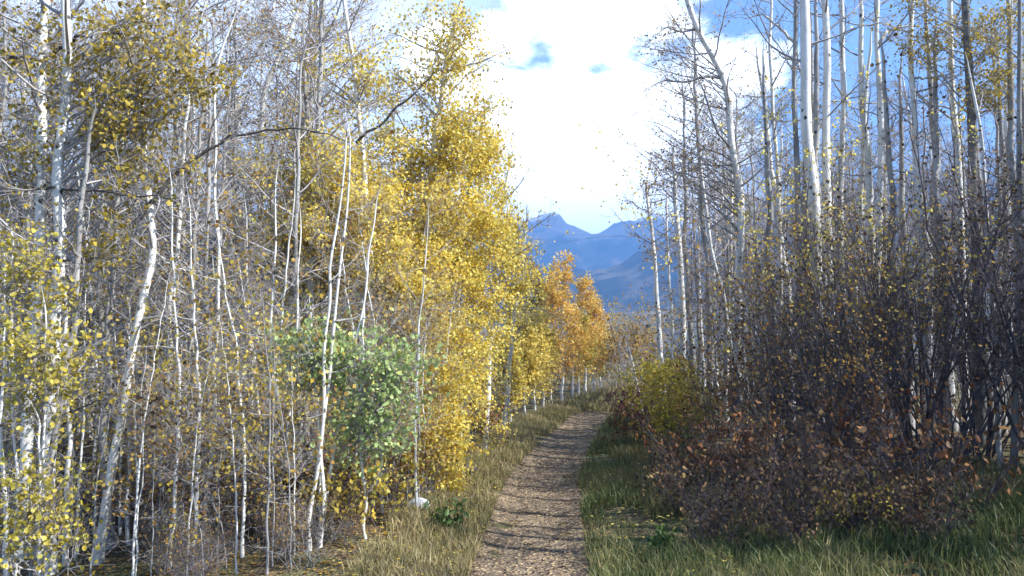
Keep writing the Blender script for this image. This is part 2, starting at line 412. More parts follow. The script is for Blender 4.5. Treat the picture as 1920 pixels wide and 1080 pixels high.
def finish_plant(root, g, trunkV, bark_mat, branches, twig_mat, leaf_mat, leaf_size, branch_mat=None, droop=.5, wide=.42, small=False):
    """turn the collected shapes into the children trunk, branch, twigs and crown of root"""
    if trunkV is not None: link('trunk', mesh('trunk', *trunkV, bark_mat, smooth=True), root)
    for (P, R) in branches:
        for k in range(len(P)):
            link('branch', mesh('branch', *tube(P[k:k + 1], R[k:k + 1], 5), branch_mat or twig_mat, smooth=True), root)
    tw = [tube(P, R, s) for (P, R, s) in g.twigs if len(P)]
    if tw: link('twigs', mesh('twigs', *join(tw), twig_mat, smooth=True), root, kind='stuff')
    if g.leafpos:
        pos = np.concatenate(g.leafpos)
        if len(pos):
            V, Q, t = leaves(g.rng, pos, leaf_size, droop, wide + .06 * small, None, small)
            link('crown', mesh('crown', V, Q, leaf_mat, t), root, kind='stuff')
SEED = [100]
def aspen(label, pts, d, w, name='aspen_tree', cat='aspen tree', group=None, ext=2.5, bare=10, bare_t=(.3, .98), bareL=1.0, elev=.45, sparse=.35,
          blobs=(), boughs=(), bark_mat=None, leaf_mat=None, leaf_size=None, taper=.55, sub=3, twig=4, twig_mat=None, big=3, wobble=.012, bough_mat=None, droop=.5):
    """an aspen whose trunk follows photograph pixels pts (top to bottom), d metres ahead and w pixels thick"""
    SEED[0] += 1; rng = np.random.default_rng(SEED[0])
    leaf_size = leaf_size or (.046 if d > 9.8 and d < 16 else .05); bark_mat = bark_mat or BARK; leaf_mat = leaf_mat or OCHRE; twig_mat = twig_mat or TWIG
    P = np.array([at(p[0], p[1], d + (p[2] if len(p) > 2 else 0)) for p in pts])[::-1]
    b = P[0]; gz = float(ground_z(b[0], b[1]))
    if b[2] > gz + .05:
        dirv = nz(P[0] - P[1]); dirv = dirv / abs(dirv[2]) * (b[2] - gz) if dirv[2] < -.3 else np.array([0, 0, gz - b[2]])
        nb = b + dirv; nb[2] = float(ground_z(nb[0], nb[1])) - .06
        P = np.vstack([nb, P])
    else:
        k = int(np.argmax(P[:, 2] > gz)); f = (gz - .06 - P[k - 1, 2]) / (P[k, 2] - P[k - 1, 2]) if k > 0 else 0
        P = np.vstack([P[k - 1] + f * (P[k] - P[k - 1]), P[k:]]) if k > 0 else P
    if ext > 0:
        top = nz(P[-1] - P[-2]); P = np.vstack([P, P[-1] + top * ext * .5 + [0, 0, .1], P[-1] + top * ext + [rng.normal(0, .1), rng.normal(0, .1), .2]])
    base = P[0].copy(); base[2] += .06
    P = P - base
    TP = spline(P, 40); t = np.linspace(0, 1, 40)
    cw = np.stack([np.interp(np.linspace(0, 13, 40), np.arange(14), rng.normal(0, 1, 14)) for _ in range(2)], 1); cw[1:-1] = (cw[:-2] + 2 * cw[1:-1] + cw[2:]) / 4
    TP[2:-1, :2] += cw[2:-1] * wobble * 1.3
    r0 = w / 2 / F * d
    TR = r0 * (1 - taper * t ** 1.2) * (1 + rng.normal(0, .035, 40)) + r0 * .45 * np.exp(-t * 40)
    TR[-4:] *= np.array([.85, .65, .4, .15]) if ext > 0 else np.array([.9, .75, .5, .2])
    trunk = tube(TP[None], TR[None], 10)
    g = Growth(rng)
    root = thing(name, label, cat, base, group)
    br = []
    if bare:
        LP, LR = generic_limbs(rng, TP, TR, bare, bare_t[0], bare_t[1], bareL, elev)
        o = np.argsort(-LR[:, 0] * np.linalg.norm(LP[:, -1] - LP[:, 0], axis=1))
        br.append((LP[o[:big]], LR[o[:big]])); g.twigs.append((LP[o[big:]], LR[o[big:]], 4))
        add_twigs(g, LP, LR, sub, (.25 * bareL, .6 * bareL), twig, (.1, .34), sparse, .03)
    for bl in blobs:
        cx, cy, rx, ry, nl, nleaf = bl[:6]
        dd = d + (bl[6] if len(bl) > 6 else 0)
        c = at(cx, cy, dd) - base; mx_, my_ = rx / F * dd, ry / F * dd
        q = nz(rng.normal(size=(nl, 3))) * rng.uniform(.25, 1, (nl, 1)) ** .5
        end = c + q * np.array([mx_, (mx_ + my_) * .42, my_])
        hz = np.clip(end[:, 2] - rng.uniform(.15, 1.0, nl) * np.hypot(end[:, 0] - np.interp(end[:, 2], TP[:, 2], TP[:, 0]), end[:, 1]) - .15, TP[2, 2], TP[-3, 2])
        st = np.stack([np.interp(hz, TP[:, 2], TP[:, k]) for k in range(3)], -1); st[:, 2] = hz
        u = np.linspace(0, 1, 8)[None, :, None]
        ctl = (st + end) / 2 + np.stack([rng.normal(0, .08, nl), rng.normal(0, .08, nl), rng.uniform(-.05, .22, nl) * np.linalg.norm(end - st, axis=1)], -1)
        LP = (1 - u) ** 2 * st[:, None] + 2 * u * (1 - u) * ctl[:, None] + u ** 2 * end[:, None]
        LP[:, 1:] += rng.normal(0, .025, LP[:, 1:].shape)
        ln = np.linalg.norm(end - st, axis=1)
        LR = np.minimum(.006 + .006 * ln, .018)[:, None] * np.linspace(1, .3, 8)[None, :]
        o = np.argsort(-ln); br.append((LP[o[:1]], LR[o[:1]])); g.twigs.append((LP[o[1:]], LR[o[1:]], 4))
        m = (mx_ + my_) / 2
        add_twigs(g, LP, LR, 5, (.3 * m, .75 * m), 5, (.12, .34), nleaf * (5.2 if d > 9.8 and d < 16 else 3.0), .05, s0=.4)
    for (bp_, bw) in boughs:
        q = np.array([at(p[0], p[1], d + (p[2] if len(p) > 2 else 0)) - base for p in bp_]); q = spline(q, 14); q[1:] += rng.normal(0, .012, (13, 3))
        r = (bw / 2 / F * d) * np.linspace(1, .3, 14)
        link('branch', mesh('branch', *tube(q[None], r[None], 6), bough_mat or PALETWIG, smooth=True), root)
        add_twigs(g, q[None], r[None], 10, (.25, .8), 4, (.1, .35), sparse * 1.2, .03, s0=.25)
    finish_plant(root, g, trunk, bark_mat, br, twig_mat, leaf_mat, leaf_size, droop=droop, small=d > 9.8)
    return root

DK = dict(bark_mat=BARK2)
# --- left edge of the woods, nearest stems
aspen('white aspen with a straight trunk and many black knots, leftmost of the thick near trunks', [(84, -60), (82, 75), (78, 200), (72, 425), (60, 665), (50, 850), (43, 1010), (38, 1120)], 9.2, 23, bare=14, bareL=1.3, leaf_mat=OLIVE, sparse=.6,
      blobs=[(45, 70, 85, 75, 9, .8), (190, 40, 110, 60, 10, .8), (60, 200, 90, 80, 8, .5), (30, 330, 60, 60, 6, .4)],
      boughs=[([(82, 118), (40, 105, -.3), (0, 118, -.6), (-40, 150, -.8)], 9), ([(80, 110), (120, 88, -.3), (165, 66, -.6), (235, 62, -1)], 9)], bough_mat=DARKBARK)
aspen('thickest pale near aspen with a swollen black-scarred trunk at the left edge', [(124, -60), (118, 150), (112, 275), (112, 450), (101, 605), (96, 755), (92, 890), (90, 1065), (88, 1130)], 8.5, 25, bare=12, bareL=1.3, leaf_mat=OLIVE, sparse=.7,
      blobs=[(300, 40, 90, 60, 9, 1.0), (335, 125, 85, 45, 8, 1.1), (385, 175, 40, 40, 4, 1.3), (210, 150, 120, 70, 10, .7), (250, 235, 100, 40, 8, 1.1), (120, 250, 90, 60, 7, .5), (330, 315, 35, 22, 3, 1.2), (215, 450, 40, 30, 3, 1)],
      boughs=[([(110, 352), (60, 356, -.3), (0, 374, -.6)], 6), ([(112, 356), (170, 357, -.2), (250, 366, -.5), (335, 372, -.8)], 6), ([(96, 488), (160, 487, -.2), (240, 484, -.5)], 5), ([(100, 780), (140, 770, -.3), (200, 745, -.6)], 5)], bough_mat=DARKBARK)
aspen('slim grey aspen leaning right, crossing the thickest pale trunk at its foot', [(150, 470), (140, 600), (120, 740), (96, 880), (72, 1030), (55, 1130)], 8.1, 15, bare=8, bareL=.7, ext=1.5, sparse=.2, **DK)
aspen('thin white sapling rising just right of the thickest pale trunk', [(118, 500), (122, 640), (126, 790), (124, 930), (121, 1090)], 8.8, 9, bare=8, bareL=.7, ext=1.2, sparse=.3)
aspen('long bare aspen bending left towards its foot, with drooping side branches', [(266, 60), (266, 210), (272, 325), (281, 435), (283, 480), (272, 540), (255, 625), (236, 740), (215, 865), (196, 975), (180, 1080), (174, 1120)], 8.8, 17, bare=12, bareL=.9, ext=2, sparse=.5, leaf_mat=OLIVE,
      boughs=[([(268, 598), (320, 594, -.3), (370, 602, -.5), (430, 622, -.7), (500, 634, -.9)], 5), ([(256, 650), (320, 652, -.2), (380, 674, -.4), (420, 700, -.5), (510, 714, -.7)], 5), ([(282, 470), (330, 500, .1), (380, 512, .2)], 4)])
aspen('shade-grey aspen standing between the bending trunk and the knotted white stem', [(292, 250), (288, 450), (287, 640), (292, 780), (294, 950)], 11.5, 17, bare=12, bareL=1, sparse=.4, **DK)  # this trunk's shade is put into its grey bark colour
aspen('dark-collared white stem leaning right into the sky', [(524, -30), (495, 75), (430, 165), (372, 300), (335, 440), (318, 560), (317, 720), (315, 860)], 12.5, 10, bare=9, bareL=.8, sparse=.3, ext=1.5)
aspen('wavy thin white pole rising from the undergrowth left of the trunk with the leaning top', [(404, 250), (402, 400), (407, 540), (405, 715), (395, 880), (387, 975), (391, 1090)], 9, 8, bare=9, bareL=.6, sparse=.3, ext=1.6, boughs=[([(405, 590), (440, 560), (470, 545)], 3)])
aspen('pale trunk that kinks and leans right near the top, left of the golden crowns', [(576, -20), (530, 95), (497, 165), (488, 250), (480, 325), (467, 400), (452, 520), (445, 600), (440, 670), (450, 780), (446, 880)], 13, 13, bare=14, bareL=1.1, sparse=.5, leaf_mat=OCHRE, wobble=.02)
for i, (pp, dd, ww, lb) in enumerate([
    ([(516, 400), (512, 560), (507, 640), (500, 760), (493, 870), (485, 960), (478, 1090)], 9.0, 7.5, 'slender white sapling stem, first to the left of the twin white stems'),
    ([(562, 460), (557, 600), (548, 720), (535, 830), (525, 940), (508, 1090)], 9.3, 6.5, 'slender sapling stem leaning right between the single white one and the twins'),
    ([(520, 700), (515, 840), (505, 950), (494, 1090)], 9.0, 6, 'short thin sapling stem close beside the slender white one'),
    ([(646, 300), (640, 350), (628, 450), (620, 540), (610, 630), (602, 765), (590, 890), (576, 1080)], 8.2, 8, 'left one of the twin white stems in front of the green shrub'),
    ([(655, 310), (652, 350), (645, 440), (635, 540), (622, 655), (609, 780), (600, 840), (605, 955), (595, 1080)], 8.3, 8, 'right one of the twin white stems in front of the green shrub'),
    ([(702, 430), (687, 540), (665, 660), (645, 760), (625, 860), (600, 1000), (592, 1080)], 8.6, 7, 'slanting thin stem in front of the green shrub right of the twins'),
    ([(12, 560), (6, 700), (4, 850), (10, 1000), (14, 1100)], 8.4, 9, 'thin white stem right at the edge of the frame beside the thick trunks'),
    ([(158, 640), (157, 780), (152, 900), (150, 1000)], 11.2, 10, 'pale slim aspen just right of the thickest trunk, deeper in'),
    ([(192, 500), (190, 640), (195, 800), (198, 930)], 11.6, 9, 'slim pale aspen in the gap left of the bending trunk'),
    ([(243, 700), (242, 860), (240, 960), (243, 1060)], 9.6, 9, 'short pale stem close to the right of the bending trunk at its foot')]):
    aspen(lb, pp, dd, ww, bare=9, bareL=.55, ext=.5, taper=.75, sparse=.25, name='aspen_sapling', cat='sapling', sub=3, twig=3)

# --- golden trees left of the path
aspen('tall golden aspen with a long dark diagonal bough, leftmost golden crown by the path', [(650, 40), (672, 200), (690, 420), (696, 700), (690, 930)], 11.2, 13, leaf_mat=GOLD, bare=10, bareL=1.0, ext=2, sparse=.9,
      blobs=[(600, 340, 100, 100, 10, 1.0), (690, 190, 90, 100, 10, .9), (640, 450, 90, 90, 10, 1.6), (560, 470, 70, 80, 8, .9), (700, 330, 80, 70, 9, 1.9), (620, 120, 80, 90, 8, .5), (600, 560, 90, 70, 9, 1.3), (690, 520, 80, 80, 10, 2.0), (640, 600, 80, 60, 7, 1.0), (560, 400, 95, 90, 13, 1.5), (520, 300, 80, 80, 9, .7), (500, 480, 80, 70, 9, 1.0), (620, 480, 80, 70, 9, 1.2), (530, 380, 70, 80, 7, .8), (570, 440, 80, 70, 9, 1.2, -.8), (650, 400, 80, 80, 10, 1.8, -.8), (620, 330, 70, 60, 8, 1.0, -.8)],
      boughs=[([(668, 268, -.3), (720, 226, -.5), (770, 178, -.6), (815, 135, -.7)], 6)], bough_mat=DARKBARK)
aspen('tallest golden aspen, its dense yellow crown reaching up against the white cloud', [(868, -10), (838, 120), (812, 300), (790, 560), (776, 920)], 12.2, 15, leaf_mat=GOLD, bare=10, bareL=1.1, ext=.8, sparse=1.2,
      blobs=[(800, 380, 110, 90, 14, 3.2), (750, 500, 110, 90, 14, 3.4), (830, 240, 70, 80, 10, 1.7), (872, 95, 60, 85, 11, 1.0), (890, 190, 55, 65, 8, 1.0), (720, 610, 90, 70, 10, 2.4), (745, 300, 60, 60, 7, 1.6), (770, 430, 120, 100, 12, 2.6), (700, 440, 80, 80, 9, 2.2), (800, 160, 60, 60, 6, .9), (740, 560, 80, 60, 10, 2.2, -1), (800, 500, 80, 70, 10, 2.2, -1), (760, 140, 100, 90, 10, .6), (810, 60, 100, 70, 10, .6), (850, 290, 90, 60, 9, .8)])
aspen('golden aspen in front of the tallest one with leaves down to the grass', [(905, 240), (880, 340), (862, 520), (850, 700), (838, 890)], 13.2, 12, leaf_mat=GOLD, bare=8, bareL=.8, ext=.6, sparse=1.2,
      blobs=[(880, 340, 70, 80, 11, 2.6), (860, 460, 100, 80, 14, 3.4), (830, 580, 90, 80, 12, 2.8), (800, 690, 80, 70, 9, 2.0), (905, 250, 35, 60, 5, 1.2), (880, 680, 60, 70, 8, 1.7), (880, 420, 80, 80, 12, 2.6), (850, 540, 100, 80, 12, 2.6), (790, 760, 80, 60, 8, 1.8), (820, 640, 80, 60, 10, 2.4, -1), (850, 760, 60, 60, 9, 2.2, -.6)])
aspen('golden aspen at the path side with open sprays over the sky gap', [(950, 340), (935, 430), (922, 600), (908, 850)], 15, 11, leaf_mat=GOLD, bare=10, bareL=1.1, ext=.6, sparse=1.0,
      blobs=[(930, 420, 65, 75, 11, 1.5), (940, 520, 65, 70, 11, 1.5), (895, 640, 75, 70, 10, 1.4), (945, 330, 35, 60, 5, .8), (910, 760, 45, 60, 7, 1.3), (975, 470, 35, 50, 5, 1.4)])
aspen('smaller golden aspen where the tall golden row gives way to the distant orange crowns', [(985, 430), (972, 520), (958, 650), (945, 830)], 17.5, 10, leaf_mat=GOLD, bare=8, bareL=1.0, ext=.4, sparse=1.1,
      blobs=[(985, 480, 38, 55, 8, .9), (968, 580, 50, 55, 9, .9), (945, 690, 40, 60, 7, .8), (1000, 560, 30, 50, 5, .8)],
      boughs=[([(950, 600, -.5), (900, 590, -1), (960, 582, -1.3), (1010, 580, -1.5), (1050, 596, -1.6)], 5)])
aspen('young golden aspen low at the verge, leaves hanging over the grass', [(812, 700), (808, 800), (815, 930)], 11, 8, leaf_mat=GOLD, bare=6, bareL=.6, wobble=.004, ext=0, sparse=1.5, name='aspen_sapling', cat='sapling',
      blobs=[(815, 790, 60, 60, 9, 2.8), (785, 870, 65, 40, 8, 2.4), (845, 850, 40, 45, 6, 2.4), (760, 800, 45, 60, 6, 1.6), (835, 720, 45, 50, 6, 1.8)])
aspen('spindly ochre aspen half hidden behind the leftmost golden crown', [(590, 60), (583, 300), (575, 560), (572, 870)], 14, 10, leaf_mat=OCHRE, bare=16, bareL=1.3, sparse=.8, blobs=[(540, 330, 90, 90, 9, .7), (600, 230, 80, 90, 8, .7), (520, 560, 80, 70, 8, .6), (470, 440, 70, 80, 7, .5)], **DK)
# --- lime-leaved saplings near the left edge
for lb, pp, dd, bb in [
    ('lime-yellow sapling with a leafy fan across the middle of the thick left trunks', [(20, 480), (25, 700), (30, 1090)], 7.6, [(70, 500, 75, 40, 8, 2.4), (40, 560, 70, 40, 7, 2.0), (20, 470, 40, 40, 4, 2)]),
    ('lime-yellow sapling with a leafy spray lower down against the thickest pale trunk', [(85, 620), (80, 800), (76, 1090)], 7.4, [(100, 640, 55, 40, 7, 2.4), (95, 700, 55, 35, 6, 2.2), (30, 720, 55, 45, 6, 1.8), (60, 660, 60, 40, 5, 2)]),
    ('low lime-leaved sapling by the date-side corner under the thick left trunks', [(70, 840), (72, 960), (75, 1100)], 7.3, [(40, 890, 60, 35, 6, 2.2), (120, 950, 65, 40, 7, 2.2), (60, 960, 60, 45, 6, 2.0), (20, 1010, 40, 50, 5, 1.6), (150, 1000, 40, 35, 4, 1.8)])]:
    aspen(lb.replace('by the date-side corner', 'in the lower corner'), pp, dd, 6, leaf_mat=LIME, bare=5, bareL=.5, ext=.3, sparse=1.2, leaf_size=.046, blobs=[(a_, b_, c_ * 1.2, d_ * .9, e_, f_ * .27) for a_, b_, c_, d_, e_, f_ in bb], name='aspen_sapling', cat='sapling')
# the dead pole caught between the stems
def pole(label, pts, d, w):
    SEED[0] += 1; r = np.random.default_rng(SEED[0]); q = np.array([at(p[0], p[1], d + (p[2] if len(p) > 2 else 0)) for p in pts]); base = q[0].copy()
    q = spline(q - base, 22); q[1:] += r.normal(0, .012, (21, 3)); R = (w / 2 / F * d) * np.linspace(1, .16, 22)
    root = thing('broken_bough', label, 'broken branch', base)
    link('bough', mesh('bough', *tube(q[None], R[None], 8), DARKBARK, smooth=True), root)
    g = Growth(r); add_twigs(g, q[None], R[None], 12, (.2, .6), 3, (.1, .3), .6, .03, s0=.3)
    finish_plant(root, g, None, None, [], TWIG, OLIVE, .05)
pole('dark broken bough arching right, caught against the bending white aspen', [(246, 424), (290, 372), (350, 308), (420, 264), (480, 246), (560, 243), (625, 254), (655, 268)], 8.6, 10)

# --- distant golden and orange trees at the end of the path
far = [(955, 806, 20.5, 640, 'GOLD', 9), (985, 792, 22, 610, 'LEMON', 8), (1004, 786, 23, 590, 'LEMON', 8), (1018, 784, 24, 620, 'LEMON', 7), (1034, 780, 25, 530, 'ORANGE', 8), (1054, 772, 26.5, 485, 'ORANGE', 9), (1074, 764, 28, 560, 'ORANGE', 8),
       (1086, 762, 29, 590, 'GOLD', 7), (1098, 756, 31, 520, 'ORANGE', 8), (1112, 752, 33, 560, 'ORANGE', 7), (1126, 748, 36, 610, 'GOLD', 7), (968, 800, 24, 570, 'GOLD', 8), (1000, 782, 27, 500, 'OCHRE', 8)]
farlab = ['first pale-stemmed golden aspen beyond the tall golden row', 'second golden aspen beyond the tall row, leaves in low tufts', 'golden aspen left of the orange-tipped crowns, thin white stem', 'slender golden aspen left of the orange crowns, nearest them',
          'orange-gold aspen on the left flank of the brightest orange crown', 'aspen with the brightest orange pointed crown by the path end', 'orange aspen just right of the brightest pointed crown', 'low yellow aspen under the orange crowns',
          'second orange pointed aspen, under the blue mountain', 'orange-gold aspen at the outer edge of the distant row', 'last small golden aspen where the path disappears', 'hazy golden aspen behind the start of the distant row', 'faded ochre aspen behind the distant golden row']
for (x, y, d, top, mat, w_), lb in zip(far, farlab):
    r = np.random.default_rng(x); hgt = 630 + 3360 / d - top; s = 24 / d
    bl = []
    for k, (fy, rr, dn) in enumerate([(.09, .07, 1.1), (.22, .12, 1.2), (.37, .17, 1.2), (.52, .17, .9), (.66, .13, .45)]):
        cy = top + (fy + r.uniform(-.03, .08) * (k > 1)) * hgt; rx = rr * hgt * (.75 if top < 560 else .95)
        bl.append((x + r.normal(0, rx * .25), cy, rx, .12 * hgt, 9, dn))
    aspen(lb, [(x + r.normal(0, 4), top + 6), (x + r.normal(0, 3), (top + y) / 2), (x, y)], d, w_ * .58, leaf_mat=dict(GOLD=GOLD, LEMON=LEMON, ORANGE=ORANGE, OCHRE=OCHRE)[mat], bare=5, bareL=.7, bare_t=(.2, .6), ext=0, sparse=.6, blobs=bl, leaf_size=.075, sub=3, twig=3, big=1)

# --- right stand
RB = dict(leaf_mat=OCHRE)
aspen('crooked aspen bending left at the top with long bare arms over the sky gap', [(1278, -30), (1290, 8), (1306, 52), (1345, 125), (1360, 160), (1372, 280), (1386, 360), (1388, 450), (1384, 600), (1382, 800)], 17, 18, bare=22, bareL=1.7, bare_t=(.45, .98), sparse=.6, sub=5, ext=1.2, elev=.35, 
      boughs=[([(1349, 146), (1320, 143), (1285, 154), (1250, 150), (1205, 172, -.3)], 6), ([(1372, 280), (1345, 245, -.3), (1328, 200, -.5), (1318, 165, -.6), (1300, 120, -.8)], 6), ([(1306, 54), (1280, 60), (1250, 52), (1225, 70)], 5), ([(1388, 410), (1350, 360, -.4), (1300, 330, -.8), (1240, 315, -1)], 5)], bough_mat=TWIG,
      blobs=[(1265, 90, 75, 80, 14, .3), (1275, 230, 75, 80, 14, .35), (1330, 330, 60, 70, 9, .35), (1240, 330, 60, 60, 9, .35)], **RB)
aspen('thickest white aspen on the right, smooth bright trunk above the tall shrub', [(1505, -60), (1508, 0), (1510, 120), (1513, 250), (1525, 360), (1530, 500), (1535, 860)], 13.5, 26, bare=12, bareL=1.6, bare_t=(.5, .98), ext=3, sparse=.3, wobble=.006, **RB)
aspen('slightly thinner white aspen with a knot collar, next right of the thickest one', [(1541, -60), (1547, 0), (1552, 130), (1549, 250), (1552, 400), (1560, 860)], 14.2, 19, bare=12, bareL=1.6, bare_t=(.5, .98), ext=3, sparse=.3, wobble=.008, **RB)
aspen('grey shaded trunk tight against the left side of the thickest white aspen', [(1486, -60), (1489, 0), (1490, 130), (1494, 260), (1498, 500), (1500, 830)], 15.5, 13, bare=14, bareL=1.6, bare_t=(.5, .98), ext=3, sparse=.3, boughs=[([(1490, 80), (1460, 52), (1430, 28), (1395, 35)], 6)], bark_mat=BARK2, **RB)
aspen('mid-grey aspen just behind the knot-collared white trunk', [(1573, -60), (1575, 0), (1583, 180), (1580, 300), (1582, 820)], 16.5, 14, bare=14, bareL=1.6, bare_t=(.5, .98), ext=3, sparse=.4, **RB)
aspen('white aspen with a wavy trunk and one arm bent to the right', [(1645, -60), (1645, 0), (1642, 60), (1645, 130), (1648, 200), (1650, 300), (1645, 480), (1648, 830)], 15, 13, bare=13, bareL=1.5, bare_t=(.45, .98), ext=3, sparse=.4, wobble=.02, boughs=[([(1648, 84), (1662, 60), (1685, 52), (1720, 50)], 8)], **RB)
aspen('black-knotted white aspen with a thin level branch to the right', [(1713, -60), (1712, 0), (1710, 130), (1713, 200), (1717, 310), (1725, 500), (1735, 840)], 14.5, 14, bare=14, bareL=1.5, bare_t=(.4, .98), ext=3, sparse=.4, boughs=[([(1716, 147), (1740, 146), (1765, 143), (1782, 148)], 5)], **RB)
aspen('white aspen leaning a little right, rightmost of the bright trunks', [(1778, -60), (1781, 40), (1785, 120), (1794, 260), (1802, 420), (1810, 830)], 15, 14, bare=14, bareL=1.5, bare_t=(.4, .98), ext=3, sparse=.5, **RB)
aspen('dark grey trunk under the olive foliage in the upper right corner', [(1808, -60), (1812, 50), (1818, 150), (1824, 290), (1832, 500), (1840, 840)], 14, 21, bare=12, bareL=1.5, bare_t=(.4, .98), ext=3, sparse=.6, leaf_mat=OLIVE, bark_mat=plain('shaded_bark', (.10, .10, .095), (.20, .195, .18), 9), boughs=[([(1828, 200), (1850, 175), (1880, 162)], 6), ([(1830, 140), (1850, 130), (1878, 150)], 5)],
      blobs=[(1760, 60, 80, 80, 9, .9), (1850, 90, 90, 80, 9, 1.0), (1890, 40, 60, 70, 7, 1.0), (1690, 30, 70, 60, 7, .6), (1860, 170, 80, 40, 6, 1.0)])
aspen('thin white aspen at the path side, left of the speckled one', [(1215, 380), (1224, 450), (1232, 570), (1240, 680), (1246, 745)], 24, 11, bare=10, bareL=1.5, bare_t=(.55, .98), ext=.8, sparse=.5, leaf_size=.06, blobs=[(1210, 380, 40, 60, 6, .6), (1215, 460, 40, 50, 5, .5)], **RB)
aspen('speckled white aspen with a flared foot at the path side', [(1264, 330), (1270, 420), (1276, 510), (1281, 610), (1280, 700), (1287, 770)], 23, 14, bare=10, bareL=1.5, bare_t=(.55, .98), ext=1.0, sparse=.5, leaf_size=.06, blobs=[(1255, 330, 50, 60, 6, .6), (1280, 420, 50, 60, 5, .5)], **RB)
aspen('slim aspen between the two white ones at the path side', [(1250, 400), (1254, 500), (1260, 620), (1262, 740)], 25, 7, bare=14, bareL=1.5, bare_t=(.4, .98), ext=.8, sparse=.5, leaf_size=.06, **RB)
aspen('thin aspen leaning to the left below the crooked bare-armed one', [(1318, 340), (1326, 410), (1340, 490), (1356, 560), (1362, 780)], 20, 9, bare=14, bareL=1.5, bare_t=(.4, .98), ext=1.2, sparse=.6, leaf_size=.06, **RB)
aspen('grey aspen with a bare fork, left of the shaded pair of trunks', [(1445, -20), (1443, 90), (1449, 200), (1455, 290), (1462, 500), (1465, 800)], 18, 10, bare=13, bareL=1.4, bare_t=(.45, .98), ext=1.2, sparse=.5, **RB)
aspen('leaning stick-thin aspen nearest the path end on the right', [(1158, 640), (1168, 690), (1179, 735), (1188, 775)], 22.5, 4.5, wobble=.004, bare=6, bareL=.7, ext=0, sparse=.3, name='aspen_sapling', cat='sapling', sub=3, twig=3)
aspen('second leaning stick-thin aspen, a step right of the first', [(1172, 625), (1186, 680), (1197, 732), (1207, 785)], 21.5, 4.5, wobble=.004, bare=6, bareL=.7, ext=0, sparse=.3, name='aspen_sapling', cat='sapling', sub=3, twig=3)
aspen('pale slim aspen at the shaded right edge behind the rusty shrub', [(1850, 400), (1862, 560), (1868, 720), (1877, 880)], 12, 10, bare=8, bareL=.8, bare_t=(.2, .95), ext=2.5, sparse=.4, **RB)
aspen('dark slim trunk at the very right edge of the woods', [(1912, 60), (1910, 300), (1908, 600), (1900, 890)], 11.6, 12, bare=10, bareL=1, bare_t=(.2, .95), ext=2.5, sparse=.4, bark_mat=BARK2, **RB)

# --- the woods behind: shared shapes, one object per tree
def wood_variant(seed, H, r0, nl, L, sparse, mat, barkm, t0=.35, leaf_size=.045, nm='aspen_tree'):
    rng = np.random.default_rng(seed)
    k = 26; z = np.linspace(0, 1, k)
    sg = .028 * H / 10
    TP = np.stack([np.cumsum(rng.normal(0, sg, k)) + rng.normal(0, .25) * z ** 2, np.cumsum(rng.normal(0, sg, k)) + rng.normal(0, .25) * z ** 2, z * H - .05], -1); TP[0, :2] = 0
    TR = r0 * (1 - .75 * z ** 1.2) * (1 + rng.normal(0, .04, k)) + r0 * .3 * np.exp(-z * 30); TR[-2:] *= [.6, .2]
    root = thing(nm, 'x', 'aspen tree' if nm == 'aspen_tree' else 'sapling', (0, 0, 0))
    g = Growth(rng)
    LP, LR = generic_limbs(rng, TP, TR, nl, t0, .98, L, .5)
    o = np.argsort(-LR[:, 0]); g.twigs.append((LP[o[2:]], LR[o[2:]], 4))
    add_twigs(g, LP, LR, 5, (.25 * L, .6 * L), 5, (.12, .4), sparse * 1.3, .04)
    nd = max(3, nl // 3); DP, DR = generic_limbs(rng, TP, TR, nd, .08, t0, L * .6, .1, up=-.02); g.twigs.append((DP, DR * .7, 4)); add_twigs(g, DP, DR, 3, (.15, .4), 2, (.1, .3), 0, 0)
    finish_plant(root, g, tube(TP[None], TR[None], 8), barkm, [(LP[o[:2]], LR[o[:2]])], TWIG, mat, leaf_size, small=True)
    return root
protos = [wood_variant(500 + k, H, r, nl, L, sp, m, b) for k, (H, r, nl, L, sp, m, b) in enumerate([
    (10, .085, 26, 1.5, .5, OCHRE, BARK), (9, .065, 24, 1.3, .9, GOLD, BARK), (11, .10, 28, 1.6, .3, OCHRE, BARK2), (8.5, .05, 22, 1.2, .8, OLIVE, BARK),
    (9.5, .07, 26, 1.4, .45, OCHRE, BARK2), (7.5, .042, 20, 1.1, 1.0, GOLD, BARK), (10.5, .075, 26, 1.5, .25, OCHRE, BARK), (8, .055, 24, 1.3, .4, OCHRE, BARK2), (9.5, .10, 10, 1.2, .25, OCHRE, BARK), (9.5, .11, 5, .6, .2, OCHRE, BARK2)])]
fresh = [True] * len(protos)
rngW = np.random.default_rng(7)
def plant_from(protos, fresh, k, x, y, rz, label, group, scale=1.):
    p = protos[k]; loc = (x, y, float(ground_z(x, y)))
    if fresh[k]:
        fresh[k] = False; p.location = loc; p.rotation_euler = (0, 0, rz); p.scale = (scale,) * 3; r = p; r['label'] = label
    else: r = dup(p, loc, rz, label, scale)
    r['group'] = group
    return r
placed = []
